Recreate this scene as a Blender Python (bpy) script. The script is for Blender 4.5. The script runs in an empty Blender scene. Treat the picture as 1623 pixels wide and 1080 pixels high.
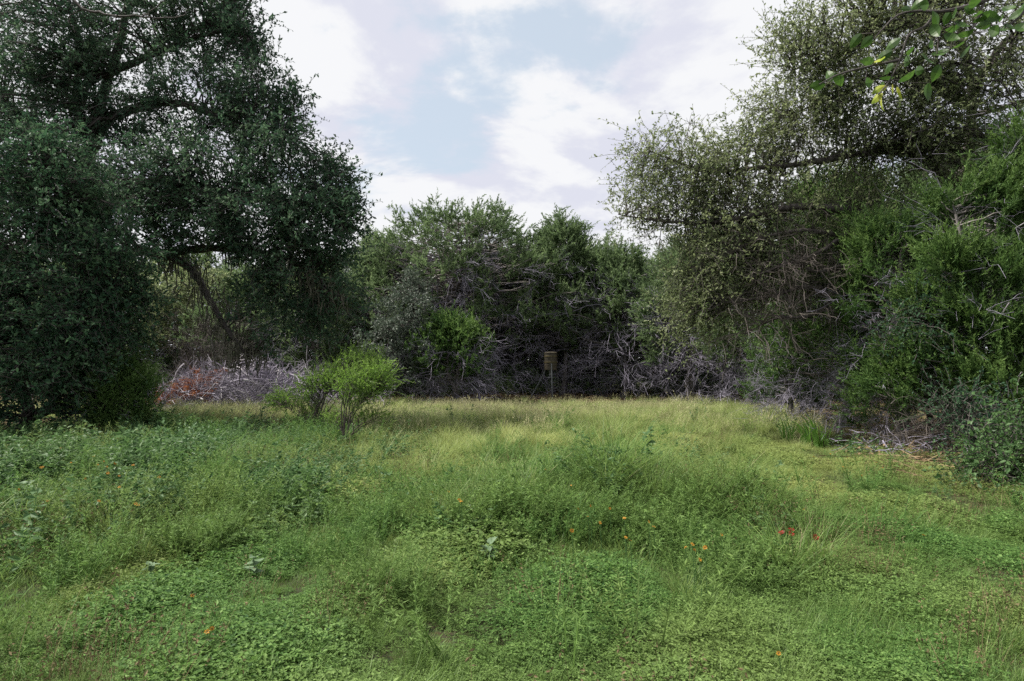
import bpy, math
import numpy as np

# ------------------------------------------------------------------ camera, world, sun, exposure
S = bpy.context.scene
COL = S.collection
EYE = 1.6
PITCH = math.radians(1.96)
F = 1082.0                                    # focal length in pixels of the 1623 px wide frame
cam_d = bpy.data.cameras.new("camera")
cam_d.lens, cam_d.sensor_width = 24.0, 36.0
cam_d.clip_start, cam_d.clip_end = 0.05, 6000
cam_d.dof.use_dof = True
cam_d.dof.focus_distance = 14.0
cam_d.dof.aperture_fstop = 10.0
cam = bpy.data.objects.new("camera", cam_d)
cam.location = (0, 0, EYE)
cam.rotation_euler = (math.pi / 2 + PITCH, 0, 0)
COL.objects.link(cam)
S.camera = cam

SUN_EL, SUN_AZ = math.radians(56), math.radians(-80)      # azimuth measured from +Y towards +X
sun_dir = np.array([math.cos(SUN_EL) * math.sin(SUN_AZ), math.cos(SUN_EL) * math.cos(SUN_AZ), math.sin(SUN_EL)])

W = bpy.data.worlds.new("World")
S.world = W
W.use_nodes = True
nt = W.node_tree
nt.nodes.clear()
def wn(t, **kw):
    n = nt.nodes.new(t)
    for k, v in kw.items():
        setattr(n, k, v)
    return n
def wmath(op, a, b=None, clamp=False):
    n = wn('ShaderNodeMath', operation=op, use_clamp=clamp)
    for i, q in enumerate((a, b)):
        if q is None: continue
        if isinstance(q, (int, float)): n.inputs[i].default_value = q
        else: nt.links.new(q, n.inputs[i])
    return n.outputs[0]
def wmix(f, a, b):
    n = wn('ShaderNodeMix', data_type='RGBA')
    nt.links.new(f, n.inputs['Factor'])
    for nm, q in (('A', a), ('B', b)):
        sock = [s for s in n.inputs if s.name == nm and s.type == 'RGBA'][0]
        if isinstance(q, tuple): sock.default_value = q
        else: nt.links.new(q, sock)
    return [s for s in n.outputs if s.type == 'RGBA'][0]
out = wn('ShaderNodeOutputWorld')
bg = wn('ShaderNodeBackground')
bg.inputs['Strength'].default_value = 0.074
nt.links.new(bg.outputs[0], out.inputs[0])
sky = wn('ShaderNodeTexSky', sky_type='NISHITA')
sky.sun_disc = False
sky.sun_elevation = SUN_EL
sky.sun_rotation = SUN_AZ
sky.air_density, sky.dust_density = 1.0, 2.0
tc = wn('ShaderNodeTexCoord')
sep = wn('ShaderNodeSeparateXYZ')
nt.links.new(tc.outputs['Generated'], sep.inputs[0])
# cloud layer seen in perspective: direction divided by (height + offset)
den = wmath('ADD', wmath('MAXIMUM', sep.outputs['Z'], 0.0), 0.22)
cx = wmath('DIVIDE', sep.outputs['X'], den)
cy = wmath('DIVIDE', sep.outputs['Y'], den)
cmb = wn('ShaderNodeCombineXYZ')
nt.links.new(cx, cmb.inputs[0]); nt.links.new(cy, cmb.inputs[1])
def noise(scale, detail, rough, off, dist=0.0):
    mp = wn('ShaderNodeMapping')
    mp.inputs['Location'].default_value = off
    nt.links.new(cmb.outputs[0], mp.inputs[0])
    n = wn('ShaderNodeTexNoise')
    n.inputs['Scale'].default_value, n.inputs['Detail'].default_value = scale, detail
    n.inputs['Roughness'].default_value, n.inputs['Distortion'].default_value = rough, dist
    nt.links.new(mp.outputs[0], n.inputs['Vector'])
    return n.outputs['Fac']
def ramp01(v, lo, hi):
    n = wn('ShaderNodeMapRange', interpolation_type='SMOOTHSTEP')
    n.inputs['From Min'].default_value, n.inputs['From Max'].default_value = lo, hi
    nt.links.new(v, n.inputs['Value'])
    return n.outputs['Result']
big = noise(1.35, 9, 0.58, (2.1, 0.7, 0), 0.25)
fine = noise(3.2, 8, 0.6, (5.0, 1.0, 0), 0.3)
# the blue opening in the middle of the view
def lobe(d, power):
    vm = wn('ShaderNodeVectorMath', operation='DOT_PRODUCT')
    d = np.array(d) / np.linalg.norm(d)
    vm.inputs[1].default_value = tuple(d)
    nt.links.new(tc.outputs['Generated'], vm.inputs[0])
    return wmath('POWER', wmath('MAXIMUM', vm.outputs['Value'], 0.0), power)
gap = wmath('SUBTRACT', wmath('ADD', wmath('MULTIPLY', lobe((-0.05, 1, 0.37), 80), 0.135), wmath('MULTIPLY', lobe((0.06, 1, 0.52), 160), 0.12)), wmath('MULTIPLY', lobe((0.02, 1, 0.2), 40), 0.16))
cloudv = wmath('SUBTRACT', wmath('ADD', wmath('MULTIPLY', big, 0.66), wmath('MULTIPLY', fine, 0.42)), gap)
cover = ramp01(cloudv, 0.39, 0.49)
lit = wmath('SUBTRACT', noise(1.35, 9, 0.58, (2.1 + .16, 0.7 - .13, 0), 0.25), big)          # thicker towards the sun: shaded side
shade = ramp01(wmath('ADD', wmath('MULTIPLY', lit, 2.2), wmath('MULTIPLY', noise(1.9, 6, 0.55, (0.3, 3.3, 0), 0.2), 0.75)), 0.30, 0.58)
CLOUD_W = (6.3, 6.35, 6.5, 1)
CLOUD_S = (5.05, 5.15, 5.85, 1)
cloud = wmix(shade, CLOUD_W, CLOUD_S)
veil = wn('ShaderNodeRGB'); veil.outputs[0].default_value = (5.0, 5.6, 6.15, 1)
vf = wn('ShaderNodeValue'); vf.outputs[0].default_value = 0.72
clear = wmix(vf.outputs[0], sky.outputs[0], veil.outputs[0])
skycol = wmix(cover, clear, cloud)
# below the horizon: the sky's colour fades to dull ground haze
up = ramp01(sep.outputs['Z'], -0.06, 0.0)
skyf = wmix(up, (1.2, 1.4, 1.2, 1), skycol)
nt.links.new(skyf, bg.inputs['Color'])

sun_d = bpy.data.lights.new("sun", 'SUN')
sun_d.energy = 5.0
sun_d.angle = math.radians(7.0)
sun_d.color = (1.0, 0.95, 0.86)
sun = bpy.data.objects.new("sun", sun_d)
from mathutils import Vector, Matrix, Euler
sun.rotation_euler = Vector((-sun_dir[0], -sun_dir[1], -sun_dir[2])).to_track_quat('-Z', 'Y').to_euler()
sun.location = tuple(sun_dir * 60)
COL.objects.link(sun)

S.view_settings.view_transform = 'Standard'
S.view_settings.look = 'None'
S.view_settings.gamma = 1.0
S.view_settings.use_curve_mapping = False
S.view_settings.exposure = 1.0
S.cycles.use_denoising = False
S.cycles.max_bounces = 9
S.cycles.diffuse_bounces = 6
S.cycles.glossy_bounces = 2
S.cycles.transmission_bounces = 4
S.cycles.caustics_reflective = False
S.cycles.caustics_refractive = False

# ------------------------------------------------------------------ helpers
RNG = np.random.default_rng
def nrm(a):
    return a / np.maximum(np.linalg.norm(a, axis=-1, keepdims=True), 1e-9)

def _G(x, y):
    g = 0.05 * np.sin(0.55 * x + 1.3) * np.sin(0.42 * y + 0.4) + 0.035 * np.sin(1.15 * x + 0.7 * y) \
        + 0.03 * np.sin(0.9 * y - 1.6 * x + 2.0) + 0.02 * np.sin(2.3 * x + 1.1 * y)
    for mx, my, sx, sy, h in ((1.3, 7.6, 1.1, 0.8, 0.24), (2.3, 7.0, 0.9, 0.6, 0.10), (-0.3, 6.6, 0.8, 0.6, 0.10), (-4.2, 8.6, 2.0, 1.4, 0.14)):
        g = g + h * np.exp(-((x - mx) / sx) ** 2 - ((y - my) / sy) ** 2)
    far = np.clip((np.hypot(x, y) - 60) / 60, 0, 1)
    return g * (1 - far)
G0 = float(_G(np.float64(0), np.float64(0)))
def G(x, y):
    return _G(np.asarray(x, float), np.asarray(y, float)) - G0

def P(u, v, Y):
    """world point that the photograph shows at pixel (u, v), at depth Y in metres"""
    a, b = (u - 811.5) / F, (540 - v) / F
    c, s = math.cos(PITCH), math.sin(PITCH)
    d = np.array([a, c - b * s, s + b * c])
    return d * (Y / d[1]) + np.array([0, 0, EYE])
def PG(u, v):
    for Y in np.arange(1.5, 60, 0.02):
        p = P(u, v, Y)
        if p[2] <= G(p[0], p[1]): return p
    return p
def onground(u, Y):
    p = P(u, 577, Y)
    return np.array([p[0], Y, float(G(p[0], Y))])

class MB:
    """collects quads with a tint per face and a material slot per batch"""
    def __init__(self):
        self.v, self.f, self.t, self.m, self.n = [], [], [], [], 0
    def add(self, V, Q, tint=0.5, mat=0):
        V = np.asarray(V, np.float64).reshape(-1, 3); Q = np.asarray(Q, np.int64).reshape(-1, 4)
        self.v.append(V); self.f.append(Q + self.n); self.n += len(V)
        self.t.append(np.broadcast_to(np.asarray(tint, np.float64), (len(Q),)) if np.ndim(tint) == 0 else np.asarray(tint))
        self.m.append(np.full(len(Q), mat, np.int32))
        return self
    def mesh(self, name, mats, origin=(0, 0, 0), smooth=False):
        me = bpy.data.meshes.new(name)
        V = np.concatenate(self.v) - np.asarray(origin); Q = np.concatenate(self.f)
        me.vertices.add(len(V)); me.vertices.foreach_set('co', V.astype(np.float32).ravel())
        me.loops.add(len(Q) * 4); me.loops.foreach_set('vertex_index', Q.astype(np.int32).ravel())
        me.polygons.add(len(Q)); me.polygons.foreach_set('loop_start', np.arange(0, len(Q) * 4, 4, dtype=np.int32))
        for m in (mats if isinstance(mats, (list, tuple)) else [mats]): me.materials.append(m)
        me.polygons.foreach_set('material_index', np.concatenate(self.m))
        me.update(calc_edges=True)
        a = me.attributes.new('tint', 'FLOAT', 'FACE')
        a.data.foreach_set('value', np.concatenate(self.t).astype(np.float32))
        me.polygons.foreach_set('use_smooth', np.full(len(Q), smooth))
        return me
    def build(self, name, mats, parent=None, origin=(0, 0, 0), smooth=False, kind=None):
        o = bpy.data.objects.new(name, self.mesh(name, mats, origin, smooth))
        COL.objects.link(o)
        if parent is not None: o.parent = parent
        else: o.location = origin
        if kind: o['kind'] = kind
        return o

def tag(o, label=None, cat=None, group=None, kind=None):
    if label: o['label'] = label
    if cat: o['category'] = cat
    if group: o['group'] = group
    if kind: o['kind'] = kind
    return o
def empty(name, loc, label, cat, group=None):
    o = bpy.data.objects.new(name, None); COL.objects.link(o)
    o.location = tuple(loc); o.empty_display_size = 0.2
    return tag(o, label, cat, group)
def put(name, me, parent=None, loc=(0, 0, 0), rot=(0, 0, 0), scl=(1, 1, 1)):
    o = bpy.data.objects.new(name, me); COL.objects.link(o)
    o.location, o.rotation_euler, o.scale = tuple(loc), tuple(rot), (tuple(scl) if np.ndim(scl) else (scl,) * 3)
    if parent is not None: o.parent = parent
    return o

def leaves(mb, base, d, nrmv, L, Wd, tint=0.5, mat=0, fold=0.25):
    """one rhombic leaf, folded along its midrib, per row"""
    d = nrm(d); side = nrm(np.cross(d, nrmv)); up = np.cross(side, d)
    L = np.broadcast_to(np.asarray(L, float), (len(base),))[:, None]; Wd = np.broadcast_to(np.asarray(Wd, float), (len(base),))[:, None]
    mid = base + d * L * 0.45
    V = np.stack([base, mid + side * Wd * .5 + up * Wd * fold, base + d * L, mid - side * Wd * .5 + up * Wd * fold], 1)
    Q = np.arange(len(base) * 4).reshape(-1, 4)
    return mb.add(V, Q, tint, mat)

def tubes(mb, pts, rad, sides=3, tint=0.5, mat=0, cap=False):
    """pts (N,K,3), rad (N,K): N open tubes"""
    pts = np.asarray(pts, float); N, K, _ = pts.shape
    rad = np.broadcast_to(np.asarray(rad, float), (N, K))
    t = nrm(np.gradient(pts, axis=1))
    ref = np.where(np.abs(t[:, :1, 2:3]) > 0.9, np.array([1.0, 0, 0]), np.array([0, 0, 1.0]))
    u = nrm(np.cross(t, np.broadcast_to(ref, t.shape))); w = np.cross(t, u)
    a = np.linspace(0, 2 * np.pi, sides, endpoint=False)
    ring = u[:, :, None] * np.cos(a)[None, None, :, None] + w[:, :, None] * np.sin(a)[None, None, :, None]
    V = pts[:, :, None] + ring * rad[:, :, None, None]
    i = np.arange(N)[:, None, None] * K * sides; k = np.arange(K - 1)[None, :, None] * sides; s = np.arange(sides)[None, None, :]; s2 = (s + 1) % sides
    Q = np.stack([i + k + s, i + k + s2, i + k + sides + s2, i + k + sides + s], -1)
    tt = np.repeat(np.broadcast_to(np.asarray(tint, float), (N,)), (K - 1) * sides)
    mb.add(V, Q.reshape(-1, 4), tt, mat)
    if cap:
        for n in range(N):
            for kk in (0, K - 1):
                r = V[n, kk]; c = r.mean(0)
                vv = np.vstack([r, c]); q = [[j, (j + 1) % sides, sides, sides] for j in range(sides)]
                if sides % 2 == 0:
                    q = [[j, j + 1, (j + 2) % sides, sides] for j in range(0, sides, 2)]
                    mb.add(vv, q, float(tt[0]), mat)
    return mb

def spline(pts, n):
    """Catmull-Rom through pts, n samples"""
    p = np.asarray(pts, float)
    p = np.vstack([2 * p[0] - p[1], p, 2 * p[-1] - p[-2]])
    m = len(p) - 3; t = np.linspace(0, m - 1e-6, n); i = t.astype(int); f = (t - i)[:, None]
    a, b, c, d = p[i], p[i + 1], p[i + 2], p[i + 3]
    return 0.5 * (2 * b + (c - a) * f + (2 * a - 5 * b + 4 * c - d) * f ** 2 + (3 * b - a - 3 * c + d) * f ** 3)

def revolve(mb, prof, sides=20, mat=0, tint=0.5, squash=None, centre=(0, 0, 0)):
    prof = np.asarray(prof, float); a = np.linspace(0, 2 * np.pi, sides, endpoint=False)
    V = np.stack([prof[:, 0:1] * np.cos(a), prof[:, 0:1] * np.sin(a), np.repeat(prof[:, 1:2], sides, 1)], -1) + np.asarray(centre)
    K = len(prof); k = np.arange(K - 1)[:, None] * sides; s = np.arange(sides)[None]; s2 = (s + 1) % sides
    return mb.add(V, np.stack([k + s, k + s2, k + sides + s2, k + sides + s], -1), tint, mat)
def box(mb, c, h, mat=0, tint=0.5, rot=None):
    V = np.array([[x, y, z] for x in (-1, 1) for y in (-1, 1) for z in (-1, 1)], float) * np.asarray(h)
    if rot is not None: V = V @ np.array(Euler(rot).to_matrix()).T
    return mb.add(V + np.asarray(c), [[0, 1, 3, 2], [4, 6, 7, 5], [0, 4, 5, 1], [2, 3, 7, 6], [0, 2, 6, 4], [1, 5, 7, 3]], tint, mat)

# ------------------------------------------------------------------ materials
def mat_plant(name, cols, trans=0.3, rough=0.5, spec=0.3, instanced=None, ramp=(0.0, 0.5, 1.0)):
    """cols: three base colours picked by the leaf's own tint; instanced: colour a whole plant leans to by its dryness and painted foreground shade"""
    m = bpy.data.materials.new(name); m.use_nodes = True
    n, l = m.node_tree.nodes, m.node_tree.links; n.clear()
    o = n.new('ShaderNodeOutputMaterial')
    at = n.new('ShaderNodeAttribute'); at.attribute_name = 'tint'
    cr = n.new('ShaderNodeValToRGB')
    cr.color_ramp.elements.new(0.5)
    for e, c, p in zip(cr.color_ramp.elements, cols, ramp): e.color = (*c, 1); e.position = p
    l.new(at.outputs['Fac'], cr.inputs[0])
    c = cr.outputs[0]
    if instanced:
        ai = n.new('ShaderNodeAttribute'); ai.attribute_name = 'dry_and_lit'; ai.attribute_type = 'INSTANCER'
        mx = n.new('ShaderNodeMix'); mx.data_type = 'RGBA'
        l.new(ai.outputs['Fac'], mx.inputs['Factor'])
        l.new(c, mx.inputs[6]); mx.inputs[7].default_value = (*instanced, 1)
        c = mx.outputs[2]
    pb = n.new('ShaderNodeBsdfPrincipled')
    pb.inputs['Roughness'].default_value = rough
    pb.inputs['Specular IOR Level'].default_value = spec
    l.new(c, pb.inputs['Base Color'])
    if trans > 0:
        tr = n.new('ShaderNodeBsdfTranslucent')
        hs = n.new('ShaderNodeHueSaturation'); hs.inputs['Value'].default_value = 1.25; hs.inputs['Hue'].default_value = 0.497
        l.new(c, hs.inputs['Color']); l.new(hs.outputs[0], tr.inputs['Color'])
        ms = n.new('ShaderNodeMixShader'); ms.inputs[0].default_value = trans
        l.new(pb.outputs[0], ms.inputs[1]); l.new(tr.outputs[0], ms.inputs[2]); l.new(ms.outputs[0], o.inputs[0])
    else:
        l.new(pb.outputs[0], o.inputs[0])
    return m
def mat_noise(name, c1, c2, scale=8, rough=0.85, bump=0.3, detail=6, stretch=(1, 1, 1), spec=0.2, metal=0.0):
    m = bpy.data.materials.new(name); m.use_nodes = True
    n, l = m.node_tree.nodes, m.node_tree.links
    pb = n['Principled BSDF']; pb.inputs['Roughness'].default_value = rough; pb.inputs['Specular IOR Level'].default_value = spec
    pb.inputs['Metallic'].default_value = metal
    t = n.new('ShaderNodeTexCoord'); mp = n.new('ShaderNodeMapping'); mp.inputs['Scale'].default_value = stretch
    nz = n.new('ShaderNodeTexNoise'); nz.inputs['Scale'].default_value = scale; nz.inputs['Detail'].default_value = detail
    nz.inputs['Roughness'].default_value = 0.65
    l.new(t.outputs['Object'], mp.inputs[0]); l.new(mp.outputs[0], nz.inputs['Vector'])
    cr = n.new('ShaderNodeValToRGB'); cr.color_ramp.elements[0].position = 0.35; cr.color_ramp.elements[1].position = 0.68
    cr.color_ramp.elements[0].color = (*c1, 1); cr.color_ramp.elements[1].color = (*c2, 1)
    l.new(nz.outputs['Fac'], cr.inputs[0]); l.new(cr.outputs[0], pb.inputs['Base Color'])
    b = n.new('ShaderNodeBump'); b.inputs['Strength'].default_value = bump; b.inputs['Distance'].default_value = 0.02
    l.new(nz.outputs['Fac'], b.inputs['Height']); l.new(b.outputs[0], pb.inputs['Normal'])
    return m

M = {}
M['oak_leaf'] = mat_plant('oak_leaf', [(.026, .056, .036), (.052, .104, .058), (.095, .155, .085)], 0.36, 0.6, 0.14)
M['oak_pale'] = mat_plant('pale_oak_leaf', [(.1, .14, .06), (.17, .21, .095), (.25, .29, .15)], 0.45, 0.5, 0.32)
M['shrub_leaf'] = mat_plant('dark_shrub_leaf', [(.022, .054, .032), (.044, .098, .05), (.085, .15, .076)], 0.34, 0.6, 0.14)
M['grey_oak'] = mat_plant('grey_oak_leaf', [(.06, .085, .062), (.09, .12, .09), (.13, .165, .12)], 0.25, 0.5, 0.4)
M['juniper'] = mat_plant('hazy_juniper_spray', [(.055, .09, .04), (.105, .16, .068), (.17, .235, .11)], 0.42, 0.6, 0.2)  # paler, greyer green: distance haze put into the foliage colour
M['juniper_near'] = mat_plant('bright_juniper_spray', [(.036, .08, .024), (.074, .14, .036), (.135, .215, .06)], 0.35, 0.6, 0.2)
M['bush_leaf'] = mat_plant('bush_leaf', [(.04, .09, .03), (.07, .14, .045), (.12, .2, .075)], .35, .5, .3)
M['rust'] = mat_plant('rust_spray', [(.15, .05, .022), (.25, .09, .036), (.33, .15, .065)], 0.2, 0.7, 0.1)
M['feather'] = mat_plant('feathery_leaf', [(.085, .175, .03), (.15, .27, .045), (.23, .36, .07)], 0.48, 0.5, 0.25)
M['bark'] = mat_noise('dark_bark', (.035, .03, .027), (.11, .1, .095), 14, 0.9, 0.9, 8, (1, 1, .35))
M['bark_grey'] = mat_noise('grey_bark', (.1, .09, .085), (.24, .22, .21), 16, 0.9, 0.7, 8, (1, 1, .3))
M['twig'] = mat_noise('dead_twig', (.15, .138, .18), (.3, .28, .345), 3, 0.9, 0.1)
M['twig_shade'] = mat_noise('shaded_dead_twig', (.075, .068, .08), (.17, .155, .18), 3, 0.9, 0.1)  # darker dead twig: shadow at the wood's foot put into its colour
M['twig_grey'] = mat_noise('grey_dead_twig', (.18, .163, .205), (.33, .305, .37), 3, 0.9, 0.1)
M['twig_dark'] = mat_noise('dark_twig', (.06, .05, .045), (.13, .115, .105), 3, 0.9, 0.1)
M['twig_pale'] = mat_noise('pale_dead_wood', (.24, .22, .24), (.42, .4, .43), 5, 0.85, 0.2)
M['moss'] = mat_plant('hanging_lichen', [(.1, .095, .075), (.15, .145, .115), (.2, .195, .16)], 0.2, 0.9, 0.05)

# ------------------------------------------------------------------ ground
def axis(n, near, far):
    t = np.linspace(-1, 1, n); return np.sign(t) * near * np.abs(t) + np.sign(t) * (far - near) * np.abs(t) ** 9
xs = axis(241, 45, 2500); ys = axis(241, 45, 2500) + 12
X, Yg = np.meshgrid(xs, ys)
Vg = np.stack([X, Yg, G(X, Yg)], -1).reshape(-1, 3)
nx, ny = len(xs), len(ys)
i = np.arange(ny - 1)[:, None] * nx + np.arange(nx - 1)[None]
mg = bpy.data.materials.new('meadow_soil'); mg.use_nodes = True
n, l = mg.node_tree.nodes, mg.node_tree.links
pb = n['Principled BSDF']; pb.inputs['Roughness'].default_value = 0.95; pb.inputs['Specular IOR Level'].default_value = 0.1
t = n.new('ShaderNodeTexCoord')
n1 = n.new('ShaderNodeTexNoise'); n1.inputs['Scale'].default_value = 0.9; n1.inputs['Detail'].default_value = 8; n1.inputs['Roughness'].default_value = .7
n2 = n.new('ShaderNodeTexNoise'); n2.inputs['Scale'].default_value = 28; n2.inputs['Detail'].default_value = 6
l.new(t.outputs['Object'], n1.inputs['Vector']); l.new(t.outputs['Object'], n2.inputs['Vector'])
cr = n.new('ShaderNodeValToRGB'); cr.color_ramp.elements.new(0.5)
for e, p, c in zip(cr.color_ramp.elements, (.3, .5, .72), ((.03, .034, .016), (.045, .05, .022), (.075, .06, .036))): e.position = p; e.color = (*c, 1)
mx = n.new('ShaderNodeMix'); mx.data_type = 'RGBA'; mx.blend_type = 'MULTIPLY'; mx.inputs[0].default_value = .7
l.new(n1.outputs['Fac'], cr.inputs[0]); l.new(cr.outputs[0], mx.inputs[6]); l.new(n2.outputs['Color'], mx.inputs[7]); l.new(mx.outputs[2], pb.inputs['Base Color'])
b = n.new('ShaderNodeBump'); b.inputs['Strength'].default_value = .6; b.inputs['Distance'].default_value = .03
l.new(n2.outputs['Fac'], b.inputs['Height']); l.new(b.outputs[0], pb.inputs['Normal'])
gmb = MB(); gmb.add(Vg, np.stack([i, i + 1, i + nx + 1, i + nx], -1).reshape(-1, 4))
tag(gmb.build('ground', mg, smooth=True), kind='structure')

# ------------------------------------------------------------------ trees
def nearest_on(stems, c, below=False):
    """for every clump the stem point it grows from"""
    A = np.concatenate([s for s, _, _ in stems]); R = np.concatenate([np.linspace(r0, r1, len(s)) for s, r0, r1 in stems])
    T = np.concatenate([np.linspace(0, 1, len(s)) for s, _, _ in stems])
    d = np.linalg.norm(c[:, None] - A[None], axis=-1)
    if below: d = d + 1.5 * np.maximum(A[None, :, 2] - c[:, None, 2] + 0.25, 0)
    d = d + 1.5 * np.maximum(0.28 - T[None], 0)
    k = d.argmin(1)
    return A[k], R[k]

def clumps_from_blobs(rng, blobs, shell=0.5):
    out = []
    for (u, v, Y, ru, rv, n) in blobs:
        c = P(u, v, Y); d = nrm(rng.normal(size=(n, 3))); r = shell + (1 - shell) * rng.random((n, 1)) ** 0.7
        k = Y / F
        out.append(c + d * r * np.array([ru * k, 0.5 * (ru + rv) * k, rv * k]))
    c = np.concatenate(out)
    c[:, 2] = np.maximum(c[:, 2], G(c[:, 0], c[:, 1]) + 0.12)
    return c

def grow(name, label, cat, base, stems, clumps, st, seed, group=None):
    """stems: [(points, r0, r1)]; every clump hangs on a curved branch from the nearest stem and carries twigs or sprays of foliage"""
    rng = RNG(seed); base = np.asarray(base, float)
    root = empty(name, base, label, cat, group)
    bark, leafm, twigm = M[st['bark']], M[st['leaf']], M[st.get('twigmat', st['bark'])]
    stems = [(spline(p, 8 + 4 * len(p)), r0, r1) for p, r0, r1 in stems]
    for k, (p, r0, r1) in enumerate(stems):
        mb = MB(); r = np.linspace(r0, r1, len(p))
        if k == 0: r[:3] *= np.array([1.5, 1.2, 1.06])
        p2 = p + rng.normal(size=p.shape) * (r[:, None] * (0.07 if k == 0 else 0.16)); p2[0] = p[0]
        if k == 0: p2[0, 2] -= 0.25
        tubes(mb, p2[None], r[None] * (1 + rng.normal(size=(1, len(p))) * .06), 9 if r0 > .06 else 6)
        mb.build('trunk' if k == 0 else 'limb', bark, root, base, True)
    N = len(clumps)
    q, qr = nearest_on(stems, clumps, st.get('below', False))
    L = np.linalg.norm(clumps - q, axis=1, keepdims=True)
    ctrl = q + (clumps - q) * 0.5 + np.array([0, 0, 1.0]) * L * st.get('arch', .12) + rng.normal(size=(N, 3)) * L * .1
    tt = np.linspace(0, 1, 6)[None, :, None]
    bp = (1 - tt) ** 2 * q[:, None] + 2 * tt * (1 - tt) * ctrl[:, None] + tt ** 2 * clumps[:, None]
    bp[:, 1:-1] += rng.normal(size=(N, 4, 3)) * L[:, None] * .035
    r0 = np.minimum(np.minimum(qr * .75, .008 + .012 * L[:, 0]), .06)
    mb = MB(); tubes(mb, bp, r0[:, None] * np.linspace(1, .28, 6)[None] + .002, 4)
    # foliage axes
    m = st['axes']; c2 = np.repeat(clumps, m, 0); outw = np.repeat(nrm(clumps - q), m, 0)
    back = rng.random((N * m, 1)) ** 2 * st.get('back', .5)
    ibr = np.repeat(np.arange(N), m)
    kk = np.clip(((1 - back[:, 0]) * 5), 0, 4.999); k0 = kk.astype(int); f = (kk - k0)[:, None]
    start = bp[ibr, k0] * (1 - f) + bp[ibr, k0 + 1] * f
    start = start + rng.normal(size=start.shape) * st['spread']
    d = nrm(outw * st['out'] + np.array([0, 0, 1.0]) * st['up'] + rng.normal(size=start.shape) * st['rand'])
    AL = st['alen'] * (.6 + .8 * rng.random(len(start)))
    bend = nrm(rng.normal(size=d.shape)) * .25 - np.array([0, 0, st.get('droop', .1)])
    ctint = np.repeat(np.clip(.5 + .22 * rng.normal(size=N), 0, 1), m)
    if st.get('axtw', True):
        t3 = np.linspace(0, 1, 3)[None, :, None]
        ap = start[:, None] + (d[:, None] * t3 + bend[:, None] * t3 ** 2) * AL[:, None, None]
        tubes(mb, ap, np.array([.006, .0045, .003])[None] * st.get('twr', 1), 3)
    mb.build('branches', twigm, root, base, False, 'stuff')
    # leaves / sprigs
    nl = st['nl']; a = np.repeat(np.arange(len(start)), nl)
    tl = np.tile((np.arange(nl) + .5) / nl, len(start)) + rng.random(len(a)) * .8 / nl
    pos = start[a] + (d[a] * tl[:, None] + bend[a] * tl[:, None] ** 2) * AL[a][:, None]
    ad = nrm(d[a] + 2 * bend[a] * tl[:, None])
    if st['kind'] == 'plume':
        ld = nrm(ad * 1.0 + rng.normal(size=ad.shape) * .5); s = st['L'] * (1.15 - .55 * tl) * (.7 + .6 * rng.random(len(a)))
        tnt = np.clip(ctint[a] * .8 - .22 + .55 * tl + .12 * rng.normal(size=len(a)), 0, 1)  # pale tips and dark bases paint light and shade along each spray
        wd = st['W'] * (.7 + .6 * rng.random(len(a)))
    else:
        ld = nrm(ad * .45 + rng.normal(size=ad.shape) * .8 + np.array([0, 0, st.get('lup', .1)])); s = st['L'] * (.5 + 1.0 * rng.random(len(a)))
        tnt = np.clip(.5 + (ctint[a] - .5) * 1.25 + .2 * rng.normal(size=len(a)), 0, 1)
        wd = s * st['W'] * (.8 + .4 * rng.random(len(a)))
    ln = nrm(rng.normal(size=ld.shape) + np.array([0, 0, st.get('nup', .7)]))
    fm = MB(); leaves(fm, pos, ld, ln, s, wd, tnt)
    fm.build('crown', leafm, root, base, False, 'stuff')
    return root

def dead_web(root, base, rng, starts, outw, n_child, length, rad, matk='twig', name='dead_twigs', droop=.25, sides=3):
    """bare twigs that fork, joined into one part"""
    base = np.asarray(base, float); N = len(starts); K = 6
    t = np.linspace(0, 1, K)[None, :, None]
    Ln = length * (.5 + .9 * rng.random((N, 1, 1)))
    d = nrm(outw + rng.normal(size=outw.shape) * .45)
    crook = np.cumsum(rng.normal(size=(N, K, 3)) * .07, 1)
    pp = starts[:, None] + (d[:, None] * t + np.array([0, 0, -1.0]) * droop * t ** 2 + crook * t) * Ln
    mb = MB(); tubes(mb, pp, rad * np.linspace(1, .4, K)[None] * (.6 + .8 * rng.random((N, 1))), sides)
    ci = np.repeat(np.arange(N), n_child); k = rng.integers(1, K - 1, len(ci)); fr = rng.random((len(ci), 1))
    st = pp[ci, k] * (1 - fr) + pp[ci, k + 1] * fr
    cd = nrm(d[ci] + rng.normal(size=st.shape) * .7); K2 = 4; t2 = np.linspace(0, 1, K2)[None, :, None]
    cl = Ln[ci] * .45 * (.5 + rng.random((len(ci), 1, 1)))
    cp = st[:, None] + (cd[:, None] * t2 + np.cumsum(rng.normal(size=(len(ci), K2, 3)) * .09, 1) * t2 - np.array([0, 0, droop * .7]) * t2 ** 2) * cl
    tubes(mb, cp, rad * .55 * np.linspace(1, .5, K2)[None] * np.ones((len(ci), 1)), 3)
    cj = np.repeat(np.arange(len(ci)), 2); st2 = cp[cj, rng.integers(1, K2, len(cj))]
    gd = nrm(cd[cj] + rng.normal(size=st2.shape) * .8)
    gp = np.stack([st2, st2 + gd * cl[cj][:, 0] * .28, st2 + gd * cl[cj][:, 0] * .5 + rng.normal(size=st2.shape) * .03], 1)
    tubes(mb, gp, rad * .4 * np.array([1, .8, .6])[None] * np.ones((len(cj), 1)), 3)
    return mb.build(name, M[matk], root, base, False, 'stuff')

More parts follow.
